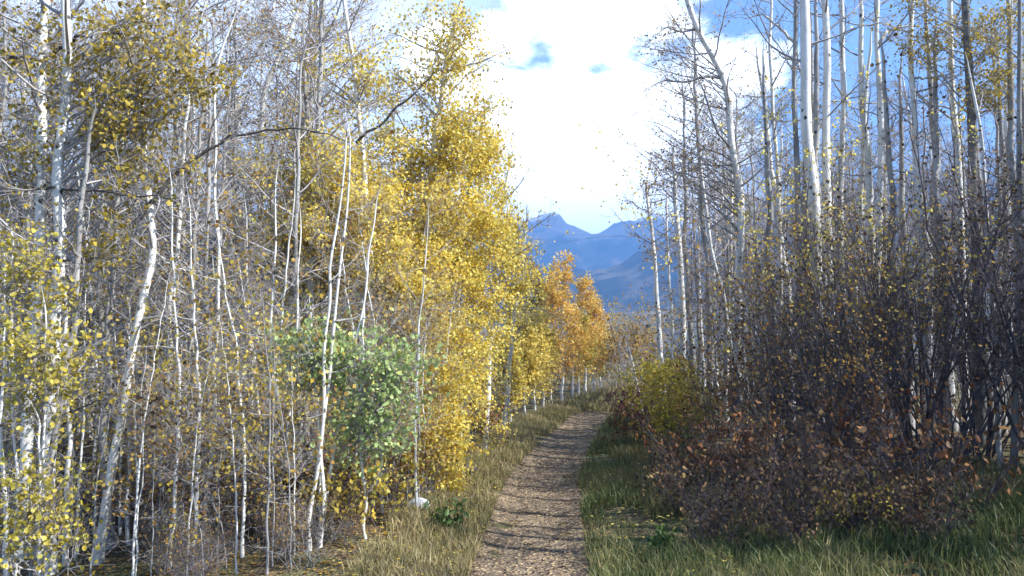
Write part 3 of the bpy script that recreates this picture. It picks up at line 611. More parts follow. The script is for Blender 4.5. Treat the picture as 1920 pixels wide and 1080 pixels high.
def scatter(n, dlo, dhi, side, label, group, far_gap=True, kinds=None, smin=.85, smax=1.15, mind=.55, power=1.):
    c = 0; tries = 0
    while c < n and tries < 8000:
        tries += 1
        y = dlo + (dhi - dlo) * rngW.random() ** power
        if side < 0: x = rngW.uniform(-.74 * y - .5, path_x(y) - 1.9)
        else: x = rngW.uniform(path_x(y) + 2.2, .74 * y + 1.5)
        ppx = 960 + x / y * F
        if side < 0 and ppx > 600 + 180 * (y > 16) : continue
        if side > 0 and (ppx < 1215 or (y < 22 and 1275 < ppx < 1420)): continue
        if any((x - a) ** 2 + (y - b) ** 2 < mind ** 2 for a, b in placed): continue
        placed.append((x, y)); c += 1
        k = int(rngW.choice(kinds)) if kinds else int(rngW.integers(len(protos)))
        plant_from(protos, fresh, k, x, y, rngW.uniform(0, 6.28), label, group, rngW.uniform(smin, smax))
scatter(22, 10, 14, -1, 'slim aspen', 'aspens just inside the left woods', kinds=[7, 7, 4, 5], mind=.35)
scatter(12, 9.3, 12, -1, 'slim aspen', 'aspens just inside the left woods', kinds=[4, 7, 7], mind=.3, smin=.7, smax=.95)
scatter(36, 10.5, 17, -1, 'slim pale aspen trunk among many alike just inside the left woods', 'aspens just inside the left woods', kinds=[1, 7, 4, 5, 7, 1], power=.8)
scatter(44, 17, 42, -1, 'thin aspen far back in the left woods, bare twigs and a few ochre leaves', 'aspens far back in the left woods')
scatter(20, 15, 22, 1, 'thin aspen among the right-hand stand behind the tall shrub', 'aspens behind the tall shrub', kinds=[8, 8, 3, 6, 7])
scatter(50, 22, 44, 1, 'thin aspen far back in the right-hand woods, sparse leaves', 'aspens far back in the right woods', kinds=[0, 2, 4, 6, 7, 3])
beside = 0
while beside < 28:                                               # the same stand unseen past the right edge, added to shade the path
    y = rngW.uniform(-6, 10.5); x = rngW.uniform(max(4.2, .70 * y + 1.0), 17)
    if any((x - a) ** 2 + (y - b_) ** 2 < .8 for a, b_ in placed): continue
    placed.append((x, y)); beside += 1
    plant_from(protos, fresh, int(rngW.choice([8, 8, 3, 2, 7] if y < 3 else [8, 8, 0, 3])), x, y, rngW.uniform(0, 6.28), 'unseen aspen past the right end of the tall shrub, added to shade the trail', 'aspens beside the viewer', rngW.uniform(.9, 1.1))

fill = 0
while fill < 16:                                                 # slim twiggy trees between the crooked aspen and the path-side pair
    y = rngW.uniform(19.5, 36); x = (rngW.uniform(1225, 1470) - 960) / F * y
    if x < path_x(y) + 1.6 or any((x - a) ** 2 + (y - b_) ** 2 < .3 for a, b_ in placed): continue
    placed.append((x, y)); fill += 1
    plant_from(protos, fresh, int(rngW.choice([0, 2, 4, 7, 6])), x, y, rngW.uniform(0, 6.28), 'x', 'aspens far back in the right woods', rngW.uniform(.9, 1.15))
bare_ = 0
while bare_ < 26:                                                # bare poles in and behind the thicket, added to cast shadow bands
    y = rngW.uniform(6.5, 18); x = rngW.uniform(max(3.6, path_x(y) + 3.2), min(12, .76 * y + 2))
    if y < 13 and x < .70 * y + 1: continue
    if x / y * F + 960 < 1440: continue
    if any((x - a) ** 2 + (y - b_) ** 2 < .35 for a, b_ in placed): continue
    placed.append((x, y)); bare_ += 1
    plant_from(protos, fresh, 9, x, y, rngW.uniform(0, 6.28), 'x', 'aspens behind the tall shrub' if x < .7 * y else 'aspens beside the viewer', rngW.uniform(.8, 1.1))
    if x >= .7 * y: [o for o in COL.objects if o.parent is None and o.get('label') == 'x'][-1]['label'] = 'unseen aspen past the right end of the tall shrub, added to shade the trail'
# --- undergrowth saplings, left
sap = [wood_variant(700 + k, H, r, 12, .55, sp, m, b, .3, .04, 'aspen_sapling') for k, (H, r, sp, m, b) in enumerate([(3.6, .018, .5, OCHRE, BARK), (3.0, .014, .6, OLIVE, BARK2), (4.6, .022, .3, OLIVE, BARK), (2.6, .012, .9, OLIVE, BARK), (4.2, .020, .25, OCHRE, BARK)])]
fs = [True] * len(sap)
for k in range(105):
    for _ in range(50):
        y = rngW.uniform(7.4, 14); x = rngW.uniform(-.72 * y, path_x(y) - 1.45)
        if y < (9.6 if 560 < 960 + x / y * F < 830 else 9.0) and not 330 < 960 + x / y * F < 560: continue
        if all((x - a) ** 2 + (y - b) ** 2 > .16 for a, b in placed): break
    placed.append((x, y))
    plant_from(sap, fs, int(rngW.integers(len(sap))), x, y, rngW.uniform(0, 6.28), 'whip-thin sapling in the crowded undergrowth under the left trees', 'saplings in the left undergrowth', rngW.uniform(.7, 1.15))

stems = [wood_variant(750 + k, H, r, nl, .5, sp, m, b, .35, .042, 'aspen_sapling') for k, (H, r, nl, sp, m, b) in enumerate([(2.4, .009, 9, .8, GOLD, BARK2), (2.0, .008, 8, .7, OCHRE, BARK2), (3.0, .011, 10, .6, OLIVE, BARK), (1.7, .007, 8, .9, BROWN, BARK2)])]
ft = [True] * 4
for k in range(64):
    for _ in range(60):
        y = rngW.uniform(7.3, 11.5); x = rngW.uniform(-.5 * y, path_x(y) - 1.5)
        if y < 9.5 and 560 < 960 + x / y * F < 830: continue
        if all((x - a) ** 2 + (y - b) ** 2 > .05 for a, b in placed): break
    placed.append((x, y))
    plant_from(stems, ft, k % 4, x, y, rngW.uniform(0, 6.28), 'x', 'thin stems in the left undergrowth', rngW.uniform(.75, 1.15))

# ------------------------------------------------------------------ shrubs
def shrub(label, base, stems, H, spread, lean=(0, 0), leaf_mat=RUST, leaf_size=.05, nleaf=1., twig_mat=DARKTWIG, r=.012, seed=None, name='shrub', sub=5, twig=4, wide=.42, group=None, up=.09, big=4, nlim=5, twigL=(.12, .36), droop=.5):
    SEED[0] += 1; rng = np.random.default_rng(SEED[0])
    root = thing(name, label, 'shrub', base, group)
    g = Growth(rng)
    az = np.arange(stems) * 2.4 + rng.uniform(0, .8, stems); ti = spread * np.sqrt((np.arange(stems) + .5) / stems)
    d = np.stack([np.cos(az) * np.sin(ti) + lean[0], np.sin(az) * np.sin(ti) * .8 + lean[1], np.cos(ti)], -1)
    p = np.stack([rng.normal(0, .12, stems), rng.normal(0, .12, stems), np.full(stems, -.05)], -1)
    L = H * rng.uniform(.7, 1.1, stems)
    P = walk(rng, p, d, L, 12, .10, up * .4)
    R = (r * rng.uniform(.6, 1.2, stems))[:, None] * np.linspace(1, .22, 12)[None, :]
    for k in range(min(big, stems)):
        link('stem', mesh('stem', *tube(P[k:k + 1], R[k:k + 1], 6), twig_mat, smooth=True), root)
    g.twigs.append((P[big:], R[big:], 5))
    LP, LR = side_shoots(rng, P, R, nlim, .2, .98, (.22 * H, .42 * H), 8, .55, .13, up * .5, .009)
    g.twigs.append((LP, LR, 4))
    add_twigs(g, LP, LR, sub, (.10 * H, .22 * H), twig, twigL, nleaf, .025, up=.05, s0=.15)
    tw = [tube(A, B, s) for (A, B, s) in g.twigs if len(A)]
    link('twigs', mesh('twigs', *join(tw), twig_mat, smooth=True), root, kind='stuff')
    pos = np.concatenate(g.leafpos)
    gz = ground_z(pos[:, 0] + base[0], pos[:, 1] + base[1]) - base[2]
    pos = pos[pos[:, 2] > gz + .03]
    V, Q, t = leaves(rng, pos, leaf_size, droop, wide)
    link('foliage', mesh('foliage', V, Q, leaf_mat, t), root, kind='stuff')
    return root
def gp(x, d):                                  # ground point under pixel column x at depth d
    X = (x - 960) / F * d / 1.0; return (X, d, float(ground_z(X, d)))
# the big bare thicket on the right
shrub('tall dark thicket shrub with black fanned stems and tiny brown leaves, largest on the right', gp(1700, 11.8), 22, 4.7, .75, (-.18, 0), BROWN, .042, .7, r=.030, sub=6, twig=4)
shrub('tall shrub with ochre leaf tips rising in front of the thick white trunks', gp(1570, 12.6), 20, 5.4, .5, (-.03, 0), GOLD, .046, 2.0, r=.02, twig_mat=DARKTWIG)
shrub('dark leaning shrub whose long stems reach towards the path', gp(1640, 11.2), 16, 3.7, .65, (-.45, 0), BROWN, .04, .6, r=.024)
shrub('dense dusky shrub near the frame edge, right of the fanned black stems', gp(1830, 12.2), 16, 4.3, .6, (.05, 0), BROWN, .042, .6, r=.022)
shrub('dusky thin-stemmed shrub at the right edge behind the pale slim aspen', gp(1915, 13.6), 14, 4.4, .6, (.0, 0), BROWN, .042, .5, r=.02)
shrub('brown-twigged shrub between the crooked aspen and the tall thicket', gp(1440, 14.5), 14, 3.9, .6, (-.05, 0), OCHRE, .045, .7, r=.018)
shrub('brownish shrub beside the path under the speckled white aspen', gp(1345, 17), 12, 3.0, .6, (0, 0), OCHRE, .05, .8, r=.015)
shrub('sooty many-stemmed shrub between the black fanned stems and the dusky one', gp(1770, 11.4), 18, 3.9, .6, (-.05, 0), BROWN, .042, .6, r=.022)
shrub('brown-leaved tangle in front of the knot-collared white trunk', gp(1590, 11.6), 16, 3.6, .6, (-.1, 0), OCHRE, .045, .8, r=.016)
shrub('fine-twigged brown shrub standing before the grey aspen with the bare fork', gp(1480, 12.4), 15, 3.4, .6, (-.1, 0), OCHRE, .045, .8, r=.015)
shrub('low dusky tangle below the fanned stems, over the russet leaves', gp(1540, 10.8), 16, 2.5, .8, (-.1, 0), OCHRE, .045, .6, r=.012)
shrub('purplish bare-twigged shrub above the rusty row near the mustard bush', gp(1400, 12.2), 14, 2.4, .7, (-.1, 0), RUST, .045, .6, r=.010)
thick = [o for o in COL.objects if o.get('label', '').startswith(('tall dark thicket', 'sooty', 'dense dusky'))]
rngT = np.random.default_rng(5)
for k, (x, y) in enumerate([(9.6, 10.4), (10.2, 8.6), (11.5, 9.8), (11.2, 7.4), (10.4, 5.4), (12.6, 8.4), (8.0, 10.9)]):       # unseen thicket copies past the frame, added for the shade they cast
    dup(thick[k % 3], (x, y, float(ground_z(x, y))), rngT.uniform(0, 6.28), 'unseen thicket shrub past the right end of the brown row, added for shade', rngT.uniform(.95, 1.15))['group'] = 'thicket beside the viewer'
# low russet shrubs with broad leaves
for x, d, H, st, lb, m, ls, nl in [(1285, 11.2, 1.1, 10, 'low brown bush just right of the mustard bush', BROWN, .055, .6), (1375, 9.9, 1.5, 11, 'reddest of the low russet shrubs, right of the mustard bush', RUST, .065, .9), (1290, 9.7, .8, 10, 'knee-high brown bush at the grass edge before the reddest shrub', BROWN, .05, .7), (1455, 9.2, 1.25, 12, 'dull brown shrub right of the reddest one', BROWN, .055, .55),
                        (1530, 8.9, 1.0, 12, 'purplish-brown thin shrub in the middle of the brown row', BROWN, .05, .35), (1600, 8.6, .9, 11, 'low dark brown shrub in front of the black fanned stems', BROWN, .055, .6), (1560, 10.0, 1.7, 13, 'taller brown shrub rising behind the brown row', BROWN, .055, .4), (1660, 9.8, 1.6, 13, 'tall russet shrub behind the first big-leaved one', RUST, .06, .55), (1610, 8.5, .6, 9, 'small ochre weed bush at the grass edge before the brown row', OLIVE, .04, .7), (1330, 8.3, .65, 9, 'knee-high dull bush at the grass edge, nearest to the path bottom', BROWN, .045, .6), (1480, 8.0, .7, 10, 'knee-high brown bush standing out into the near grass', BROWN, .05, .7), (1720, 8.2, .75, 10, 'knee-high dark bush in the near grass before the big-leaved shrubs', BROWN, .05, .7), (1390, 8.8, .9, 10, 'bushy brown shrub nearest the viewer, left half of the brown row', BROWN, .05, .5)]:
    shrub(lb, gp(x, d), st, H, .8, (-.05, -.05), m, ls, nl, twig_mat=PURPLETWIG, r=.008, sub=4, twig=4, name='brown_shrub', twigL=(.08, .24), wide=.32, droop=.8, big=3)
# the big-leaved one at the shade's edge: every broad leaf a piece of its own
def broad_leaf_shrub(label, base, H, stems, n, seed):
    rng = np.random.default_rng(seed)
    root = thing('russet_shrub', label, 'shrub', base)
    az = np.arange(stems) * 2.4; ti = .85 * np.sqrt((np.arange(stems) + .5) / stems)
    d = np.stack([np.cos(az) * np.sin(ti), np.sin(az) * np.sin(ti), np.cos(ti)], -1)
    P = walk(rng, np.stack([rng.normal(0, .1, stems), rng.normal(0, .1, stems), np.full(stems, -.03)], -1), d, H * rng.uniform(.7, 1.1, stems), 9, .12, .02)
    R = (.010 * rng.uniform(.6, 1.1, stems))[:, None] * np.linspace(1, .3, 9)[None, :]
    for k in range(stems): link('stem', mesh('stem', *tube(P[k:k + 1], R[k:k + 1], 5), DARKTWIG, smooth=True), root)
    LP, LR = side_shoots(rng, P, R, 6, .2, 1, (.2, .5), 5, .7, .15, .02, .004)
    link('twigs', mesh('twigs', *tube(LP, LR, 3), DARKTWIG, smooth=True), root, kind='stuff')
    data = []
    for k in range(6):
        V, Q, t = leaves(np.random.default_rng(seed + 10 + k), np.zeros((1, 3)), np.array([.10]), 1.2, .3, np.array([.25 + .13 * k]))
        data.append(mesh('leaf', V, Q, RUST if k % 2 else BROWN, t))
    for k in range(n):
        i = rng.integers(len(LP)); j = rng.integers(1, 5)
        o = link('leaf', data[k % 6], root, LP[i, j], rng.uniform(0, 6.28)); o.scale = (rng.uniform(.7, 1.25),) * 3
broad_leaf_shrub('big-leaved russet shrub, rightmost of the brown row, leaves hanging like tongues', gp(1700, 8.9), 1.35, 14, 230, 41)
broad_leaf_shrub('big-leaved dark brown shrub at the right edge under the pale slim aspen', gp(1810, 9.4), 1.3, 12, 170, 57)
# mustard, wine and olive bushes beside the path
shrub('mustard-yellow bush beside the path on the right', gp(1234, 13.4), 14, 1.75, .42, (0, 0), MUSTARD, .048, 2.4, r=.008, sub=4, twig=4, name='mustard_bush', twigL=(.08, .22))
shrub('olive-green bush behind the mustard one, below the white trunk feet', gp(1250, 19.5), 12, 1.7, .6, (0, 0), MUSTARD, .06, 2.2, r=.008, sub=4, twig=4, name='olive_bush', twigL=(.08, .25))
shrub('small wine-red bush at the path edge left of the mustard bush', gp(1178, 19), 9, .95, .6, (0, 0), WINE, .05, 1.6, r=.006, sub=4, twig=3, name='wine_red_bush', twigL=(.06, .18))
shrub('rusty low bush between the wine-red bush and the mustard one', gp(1196, 15.5), 10, .9, .7, (0, 0), RUST, .05, 1.4, r=.006, sub=4, twig=3, name='rusty_bush', twigL=(.06, .18))
shrub('ochre low bush behind the mustard bush, half in shade', gp(1300, 15), 11, 1.5, .6, (0, 0), OCHRE, .05, 1.5, r=.007, sub=4, twig=4, name='ochre_bush', twigL=(.08, .2))
# left side
aspen('pale green leafy shrub under the golden aspens, behind the twin white stems', [(680, 640), (676, 760), (684, 980)], 8.6, 6, leaf_mat=GREEN, bare=6, bareL=.7, bare_t=(.2, .9), ext=.3, sparse=.8, name='green_shrub', cat='shrub', leaf_size=.052,
      blobs=[(690, 668, 95, 38, 10, .85), (745, 730, 65, 40, 8, .8), (650, 745, 60, 40, 6, .5), (640, 805, 45, 35, 5, .45), (735, 815, 60, 38, 7, .65), (770, 672, 40, 30, 5, .8), (700, 770, 50, 40, 5, .5)])
aspen('smaller pale green shrub up against the left side of the leafy green one', [(585, 630), (592, 760), (600, 980)], 8.5, 5, leaf_mat=GREEN, bare=6, bareL=.6, bare_t=(.2, .9), ext=.3, sparse=.8, name='green_shrub', cat='shrub', leaf_size=.052,
      blobs=[(585, 645, 70, 34, 9, 1.2), (545, 668, 45, 30, 6, .9), (625, 690, 55, 40, 7, .9)])
shrub('dark twiggy bush at the grass edge below the golden aspens', gp(893, 15.2), 12, 1.1, .8, (0, 0), RUST, .045, .7, r=.007, sub=5, twig=4, name='twiggy_bush')
low = [((430, 10.0), 1.2, OCHRE), ((500, 9.0), 1.1, RUST), ((560, 9.6), 1.0, OLIVE), ((640, 9.4), .9, RUST), ((700, 9.2), .9, GOLD), ((760, 10.2), .9, OCHRE), ((330, 9.6), 1.2, RUST), ((240, 10.4), 1.3, OCHRE), ((380, 11.8), 1.5, RUST), ((480, 12), 1.5, OLIVE), ((170, 11.8), 1.4, RUST), ((60, 11), 1.4, OCHRE), ((620, 8.4), .7, OLIVE), ((300, 12.8), 1.6, OLIVE), ((560, 13.4), 1.7, RUST), ((690, 11.8), 1.2, RUST)]
lowlab = ['straggly ochre undergrowth bush beneath the wavy white pole', 'rusty twiggy bush at the feet of the slender sapling stems', 'olive undergrowth bush left of the feet of the twin white stems', 'rusty low bush just right of the twin white stems', 'yellowish low bush near the grass, right of the slanting stem', 'ochre low bush next to the pale rock', 'rust-leaved bush between the bending trunk and the wavy pole',
          'ochre bush behind the foot of the bending trunk', 'rust-brown bush deep behind the wavy pole', 'olive bush deep behind the slender sapling stems', 'rust-brown bush deep behind the thick left trunks', 'ochre bush behind the leftmost thick trunk', 'small olive bush at the bottom beside the twin stems', 'olive bush deep in shade behind the bending trunk', 'rusty bush deep behind the olive sapling bed', 'rusty bush below the pale green shrub']
for ((x, d), H, m), lb in zip(low, lowlab):
    shrub(lb, gp(x, d), 10, H, .75, (0, 0), m, .05, .8, r=.007, sub=4, twig=3, name='undergrowth_bush', twigL=(.08, .26), big=2)
rngU = np.random.default_rng(21)
under = [shrub('twiggy undergrowth bush in the dim tangle under the left trees', (0, 0, 0), 11, 1.15, .75, (0, 0), m, .036, nl, tm, r=.007, sub=4, twig=3, name='undergrowth_bush', twigL=(.08, .28), big=2) for m, nl, tm in ((BROWN, .9, DARKTWIG), (OCHRE, .6, DARKTWIG), (OLIVE, .6, DARKTWIG), (BROWN, .7, TWIG))]
fu = [True] * 4
for k in range(40):
    y = rngU.uniform(7.6, 15); x = rngU.uniform(-.70 * y, path_x(y) - 1.75)
    if y < 9.6 and 960 + x / y * F < 330: y += 2.5; x *= 1.25
    near_ = k % 2 == 1
    if near_: y = rngU.uniform(7.0, 9.2); x = rngU.uniform(-.46 * y, path_x(y) - 1.75)
    plant_from(under, fu, k % 4, x, y, rngU.uniform(0, 6.28), 'twiggy undergrowth bush in the dim tangle under the left trees', 'undergrowth bushes under the left trees', rngU.uniform(.35, .62) if near_ else rngU.uniform(.6, 1.1))
# far bushes at the path end
for x, d, H, m, lb in [(1150, 33, 2.7, OCHRE, 'small ochre bush closing the end of the path'), (1185, 36, 3.4, OCHRE, 'brown bush at the end of the path, right of the ochre one'), (1120, 40, 2.4, OLIVE, 'olive bush at the end of the path behind the last golden aspen'), (1215, 32, 2.6, OCHRE, 'ochre bush behind the leaning stick-thin aspens'), (1165, 46, 4.6, OLIVE, 'far olive thicket above the end of the path'), (1205, 48, 5.2, OCHRE, 'far ochre thicket beyond the leaning thin aspens'), (1130, 52, 4.6, OCHRE, 'farthest ochre thicket under the blue hill')]:
    shrub(lb, gp(x, d), 12, H, .7, (0, 0), m, .09, 1.2, r=.014, twig_mat=TWIG, sub=4, twig=3, twigL=(.15, .4), big=1)
for x, d, H, lb in [(950, 27, 1.6, 'ochre bush under the first trees of the distant golden row'), (985, 30, 2.0, 'ochre bush behind the second tree of the distant golden row'), (1015, 32, 2.0, 'ochre bush behind the lemon trees of the distant row'), (1045, 34, 2.3, 'ochre bush below the brightest orange crown'), (1075, 36, 2.2, 'ochre bush right of the brightest orange crown, low'), (1102, 40, 2.6, 'ochre bush below the outer orange crown')]:
    shrub(lb, gp(x, d), 11, H, .8, (0, 0), OCHRE, .08, 1.0, r=.012, twig_mat=TWIG, sub=4, twig=3, twigL=(.15, .4), big=1)
# far conifers
def spruce(label, x, d, H):
    SEED[0] += 1; rng = np.random.default_rng(SEED[0]); b = gp(x, d); root = thing('spruce_tree', label, 'spruce', b)
    link('trunk', mesh('trunk', *tube(np.array([[[0, 0, -.1], [0, 0, H * .5], [0, 0, H]]]), np.array([[.14, .08, .01]]), 7), DARKBARK), root)
    n = 900; h = rng.uniform(.06, 1, n) ** .8; a = rng.uniform(0, 6.28, n); r = (1 - h) * H * .2 * rng.uniform(.3, 1.05, n) + .05
    V, Q, t = leaves(rng, np.stack([np.cos(a) * r, np.sin(a) * r, h * H], -1), np.full(n, .5), .4, .2)
    link('crown', mesh('crown', V, Q, leaf('spruce_needles', [(0, (.02, .035, .025)), (1, (.05, .075, .045))], .1), t), root, kind='stuff')
for x, d, H, lb in [(1160, 120, 5.5, 'dark spruce alone above the end of the path'), (1188, 135, 6.5, 'dark spruce right of the lone one, among hazy brush'), (1214, 120, 6, 'dark spruce partly behind the path-side white trunks')]: spruce(lb, x, d, H)

# ------------------------------------------------------------------ labels of the crowds, from what each stands beside
MARKS = {'L': [(60, 'behind the leftmost thick trunk'), (150, 'behind the thickest pale trunk'), (230, 'left of the bending white trunk'), (300, 'behind the bending white trunk'), (385, 'left of the wavy pole'), (440, 'behind the wavy pole'), (500, 'right of the wavy pole'),
                (560, 'behind the slender sapling stems'), (620, 'behind the twin white stems'), (690, 'behind the green shrub'), (760, 'below the first golden crown'), (2000, 'below the golden crowns by the path')],
         'R': [(1265, 'behind the thin white path-side aspen'), (1320, 'right of the speckled aspen'), (1400, 'behind the crooked aspen'), (1470, 'beside the bare-forked grey aspen'), (1540, 'behind the thickest white aspen'), (1610, 'right of the knot-collared trunk'), (1680, 'behind the wavy one-armed aspen'),
               (1750, 'behind the black-knotted aspen'), (1820, 'behind the rightmost bright trunk'), (1880, 'behind the corner dark trunk'), (9000, 'at the right frame edge')]}
BARKW = {'aspen_bark': 'white', 'grey_aspen_bark': 'grey'}
LEAFW = {'ochre_leaf': 'ochre', 'gold_leaf': 'gold', 'olive_gold_leaf': 'olive-gold', 'rust_leaf': 'rusty', 'brown_leaf': 'brown'}
from collections import defaultdict
crowd = defaultdict(list)
for o in list(COL.objects):
    gname = o.get('group') if o.parent is None else None
    if gname is None or gname in ('aspens beside the viewer', 'thicket beside the viewer'): continue
    x, y = o.location.x, o.location.y; px_ = 960 + x / y * F
    mk = next(w for lim, w in MARKS['L' if px_ < 1000 else 'R'] if px_ < lim)
    tm = next((c.data.materials[0].name for c in o.children if c.name.startswith('trunk')), None)
    lm = next((c.data.materials[0].name for c in o.children if c.name.startswith(('crown', 'foliage'))), 'ochre_leaf')
    what = {'aspens just inside the left woods': 'aspen', 'aspens far back in the left woods': 'aspen', 'aspens behind the tall shrub': 'aspen', 'aspens far back in the right woods': 'aspen',
            'saplings in the left undergrowth': 'whip-thin sapling', 'thin stems in the left undergrowth': 'stick-like stem', 'undergrowth bushes under the left trees': 'twiggy bush'}[gname]
    far_ = ' near' if 'undergrowth' in gname and y < 9.5 else ' deeper in' if y < 20 else ' far back' if y < 30 else ' very far back'
    crowd[(BARKW.get(tm, '') + ' ' + what if tm else what) + ', ' + LEAFW[lm] + ' leaves,' + far_ + ' ' + mk].append((px_, o))
ORD = ['leftmost', 'second from left', 'third from left', 'fourth from left', 'fifth from left', 'sixth from left', 'seventh from left', 'eighth from left', 'ninth from left', 'tenth from left', 'eleventh from left', 'twelfth from left', 'thirteenth from left', 'fourteenth from left', 'fifteenth from left', 'sixteenth from left'] + ['one of the middle ones'] * 60
for lb, row in crowd.items():
    row.sort(key=lambda r: r[0])
    for k, (_, o) in enumerate(row):
        t_ = lb.strip() if len(row) == 1 else lb.strip() + ', ' + (ORD[k] if k < len(row) - 1 else 'rightmost')
        if len(t_.split()) > 16: t_ = t_.replace(' leaves,', '-leaved,').replace(' the ', ' ')
        o['label'] = t_

# ------------------------------------------------------------------ ground cover
def grass_patch(name, rng, n, xy, hgt, mat, lean=.35, wdt=.005):
    x, y = xy; n = len(x); b = np.stack([x, y, ground_z(x, y) - .01], -1)
    h = hgt * rng.uniform(.45, 1.25, n); a = rng.uniform(0, 6.28, n)
    d = np.stack([np.cos(a), np.sin(a), np.zeros(n)], -1); ln = (np.abs(rng.normal(lean, .25, n)) * h)[:, None]
    fa = rng.uniform(0, 6.28, n); s = np.stack([np.cos(fa), np.sin(fa), np.zeros(n)], -1) * (wdt * rng.uniform(.6, 1.3, n))[:, None]
    up = np.array([0, 0, 1.])
    m_ = b + up * (h * .6)[:, None] + d * ln * .35; e = b + up * (h * rng.uniform(.8, 1, n))[:, None] + d * ln
    V = np.stack([b - s, b + s, m_ - s * .8, m_ + s * .8, e - s * .15, e + s * .15], 1).reshape(-1, 3)
    k = np.arange(n)[:, None] * 6
    Q = np.concatenate([k + np.array([0, 1, 3, 2]), k + np.array([2, 3, 5, 4])])
    t = np.repeat(np.clip(.5 + .9 * (fbm(x * .9 + 7, y * .9) - .47) + rng.normal(0, .2, n), 0, 1), 6)
    return mesh(name, V, Q, mat, t)
GRASS = leaf('grass_blade', [(0, (.048, .075, .025)), (.36, (.105, .145, .045)), (.66, (.21, .21, .08)), (1, (.40, .32, .17))], .3)
STRAW = leaf('straw_blade', [(0, (.09, .11, .04)), (.35, (.22, .20, .075)), (.7, (.40, .32, .16)), (1, (.55, .45, .26))], .3)
rngG = np.random.default_rng(3)
def sample(n, dlo, dhi, a, b, power=1.6, edge=.0):
    y = dlo + (dhi - dlo) * rngG.random(n) ** power
    u = rngG.random(n); off = a + (b - a) * u
    x = path_x(y) + off
    keep = fbm(x * 1.3 + 3, y * 1.3) > .30 + .22 * rngG.random(n)
    return x[keep], y[keep]
tag(link('grass', grass_patch('grass', rngG, 0, sample(54000, 5.6, 24, .60, 3.2), .22, GRASS), kind='stuff'), 'green and straw grass on the right verge between path and shrubs', 'grass', kind='stuff')
tag(link('grass', grass_patch('grass', rngG, 0, sample(34000, 5.6, 12, 2.2, 7.5), .26, GRASS, wdt=.0055), kind='stuff'), 'dark green grass in front of the russet shrubs', 'grass', kind='stuff')
tag(link('grass', grass_patch('grass', rngG, 0, sample(46000, 5.6, 27, -.60, -1.75), .19, STRAW), kind='stuff'), 'straw-coloured grass on the left verge beside the path', 'grass', kind='stuff')
tag(link('grass', grass_patch('grass', rngG, 0, sample(13000, 24, 48, -2.0, 5), .30, STRAW, wdt=.014), kind='stuff'), 'yellow-green grass around the far end of the path', 'grass', kind='stuff')
# fallen leaves
def litter(label, n, xf, yr, size, mat, lift=.012, power=1.5):
    y = yr[0] + (yr[1] - yr[0]) * rngG.random(n) ** power; x = path_x(y) + xf(rngG, n, y)
    V, Q, t = leaves(rngG, np.stack([x, y, ground_z(x, y) + lift + .02], -1), np.full(n, size), .0, .42)
    V = V.reshape(n, 6, 3); zc = V[:, :, 2].mean(1, keepdims=True); V[:, :, 2] = zc * 0 + (ground_z(x, y) + lift)[:, None] + np.abs(V[:, :, 2] - zc) * .35
    tag(link('fallen_leaves', mesh('fallen_leaves', V.reshape(-1, 3), Q, mat, t), kind='stuff'), label, 'fallen leaves', kind='stuff')
litter('dry tan leaves scattered over the path', 3600, lambda r, n, y: r.uniform(-.68, .68, n), (5.6, 27), .042, DRY, .05)
litter('gold and brown leaves fallen under the left trees', 10000, lambda r, n, y: -1.0 - r.random(n) ** 1.2 * (.55 * y + 2), (6.5, 22), .05, OCHRE)
litter('gold leaves dropped into the grass on both verges', 2600, lambda r, n, y: r.choice([-1, 1], n) * r.uniform(.6, 2.0, n), (5.8, 24), .045, GOLD, .10)
litter('russet leaves fallen under the right shrubs', 8000, lambda r, n, y: 2.0 + r.random(n) * (.5 * y), (7, 18), .055, RUST)
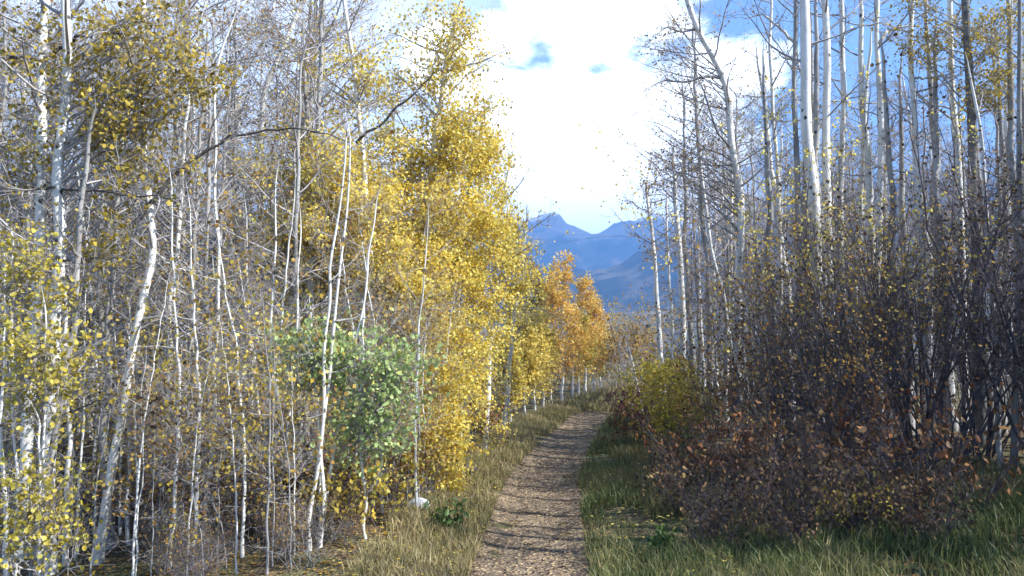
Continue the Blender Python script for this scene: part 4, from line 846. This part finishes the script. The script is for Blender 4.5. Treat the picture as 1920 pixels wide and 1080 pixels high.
# weed, rock and old log by the left verge
def rock(label, base, s, seed, mat):
    import bmesh
    bm = bmesh.new(); bmesh.ops.create_icosphere(bm, subdivisions=3, radius=1); r = np.random.default_rng(seed)
    pl = nz(r.normal(size=(9, 3))); dd = r.uniform(.62, .95, 9)
    for v in bm.verts:
        c = np.array(v.co)
        for n_, k in zip(pl, dd):
            e = c @ n_ - k
            if e > 0: c = c - n_ * e * .9
        v.co = c * np.array(s)
    me = bpy.data.meshes.new('rock'); bm.to_mesh(me); bm.free(); me.materials.append(mat)
    return tag(link('rock', me, loc=base), label, 'rock')
b = gp(788, 9.9)
rock('pale blue-grey rock half hidden under yellow leaves at the left grass edge', (b[0], b[1], b[2] + .07), (.16, .13, .12), 5, plain('pale_rock', (.42, .44, .47), (.62, .63, .64), 9))
b = gp(863, 12.6); q = np.array([[[-.30, .1, .08], [-.1, .03, .10], [.1, -.03, .10], [.28, -.10, .07]]])
lg = thing('fallen_log', 'short dark fallen log at the grass edge under the golden leaves', 'log', b)
V1, Q1 = tube(np.repeat(q, 1, 0), np.array([[.085, .095, .09, .08]]), 12); link('bole', mesh('bole', V1, Q1, DARKBARK, smooth=True), lg)
V2, Q2 = tube(np.array([[[.28, -.10, .07], [.281, -.1005, .07], [.2815, -.101, .07]]]), np.array([[.079, .04, .002]]), 12); link('cut_end', mesh('cut_end', V2, Q2, plain('rotten_wood', (.05, .035, .025), (.12, .085, .05), 20)), lg)
WEED = leaf('weed_leaf', [(0, (.05, .09, .025)), (1, (.13, .19, .05))], .3)
def weed(label, base, n, H, seed):
    r = np.random.default_rng(seed); root = thing('weed_plant', label, 'plant', base)
    P = walk(r, np.zeros((n, 3)) + r.normal(0, .09, (n, 3)) * [1, 1, 0], np.stack([r.normal(0, .35, n), r.normal(0, .35, n), np.ones(n)], -1), H * r.uniform(.6, 1.1, n), 6, .08, .02)
    link('stem', mesh('stem', *tube(P, np.full((n, 6), .004), 4), WEED), root, kind='stuff')
    i = np.repeat(np.arange(n), 12); j = r.integers(1, 6, len(i))
    V, Q, t = leaves(r, P[i, j] + r.normal(0, .015, (len(i), 3)), np.full(len(i), .085), -.2, .24, r.uniform(0, .7, len(i)))
    link('foliage', mesh('foliage', V, Q, WEED, t), root, kind='stuff')
weed('leafy green weed at the left edge of the path, nearest the viewer', gp(848, 8.9), 12, .38, 77)
weed('green weed in the grass at the lower right, in front of the russet shrubs', gp(1240, 7.9), 9, .30, 78)
open('/tmp/info.txt','w').write(str(sum(len(o.data.polygons) * 2 for o in S.objects if o.type == 'MESH')) + ' unique ' + str(sum(len(m.polygons)*2 for m in bpy.data.meshes)))
print('script seconds', round(time.time() - T0, 1), 'triangles', sum(len(o.data.polygons) * 2 for o in S.objects if o.type == 'MESH'))
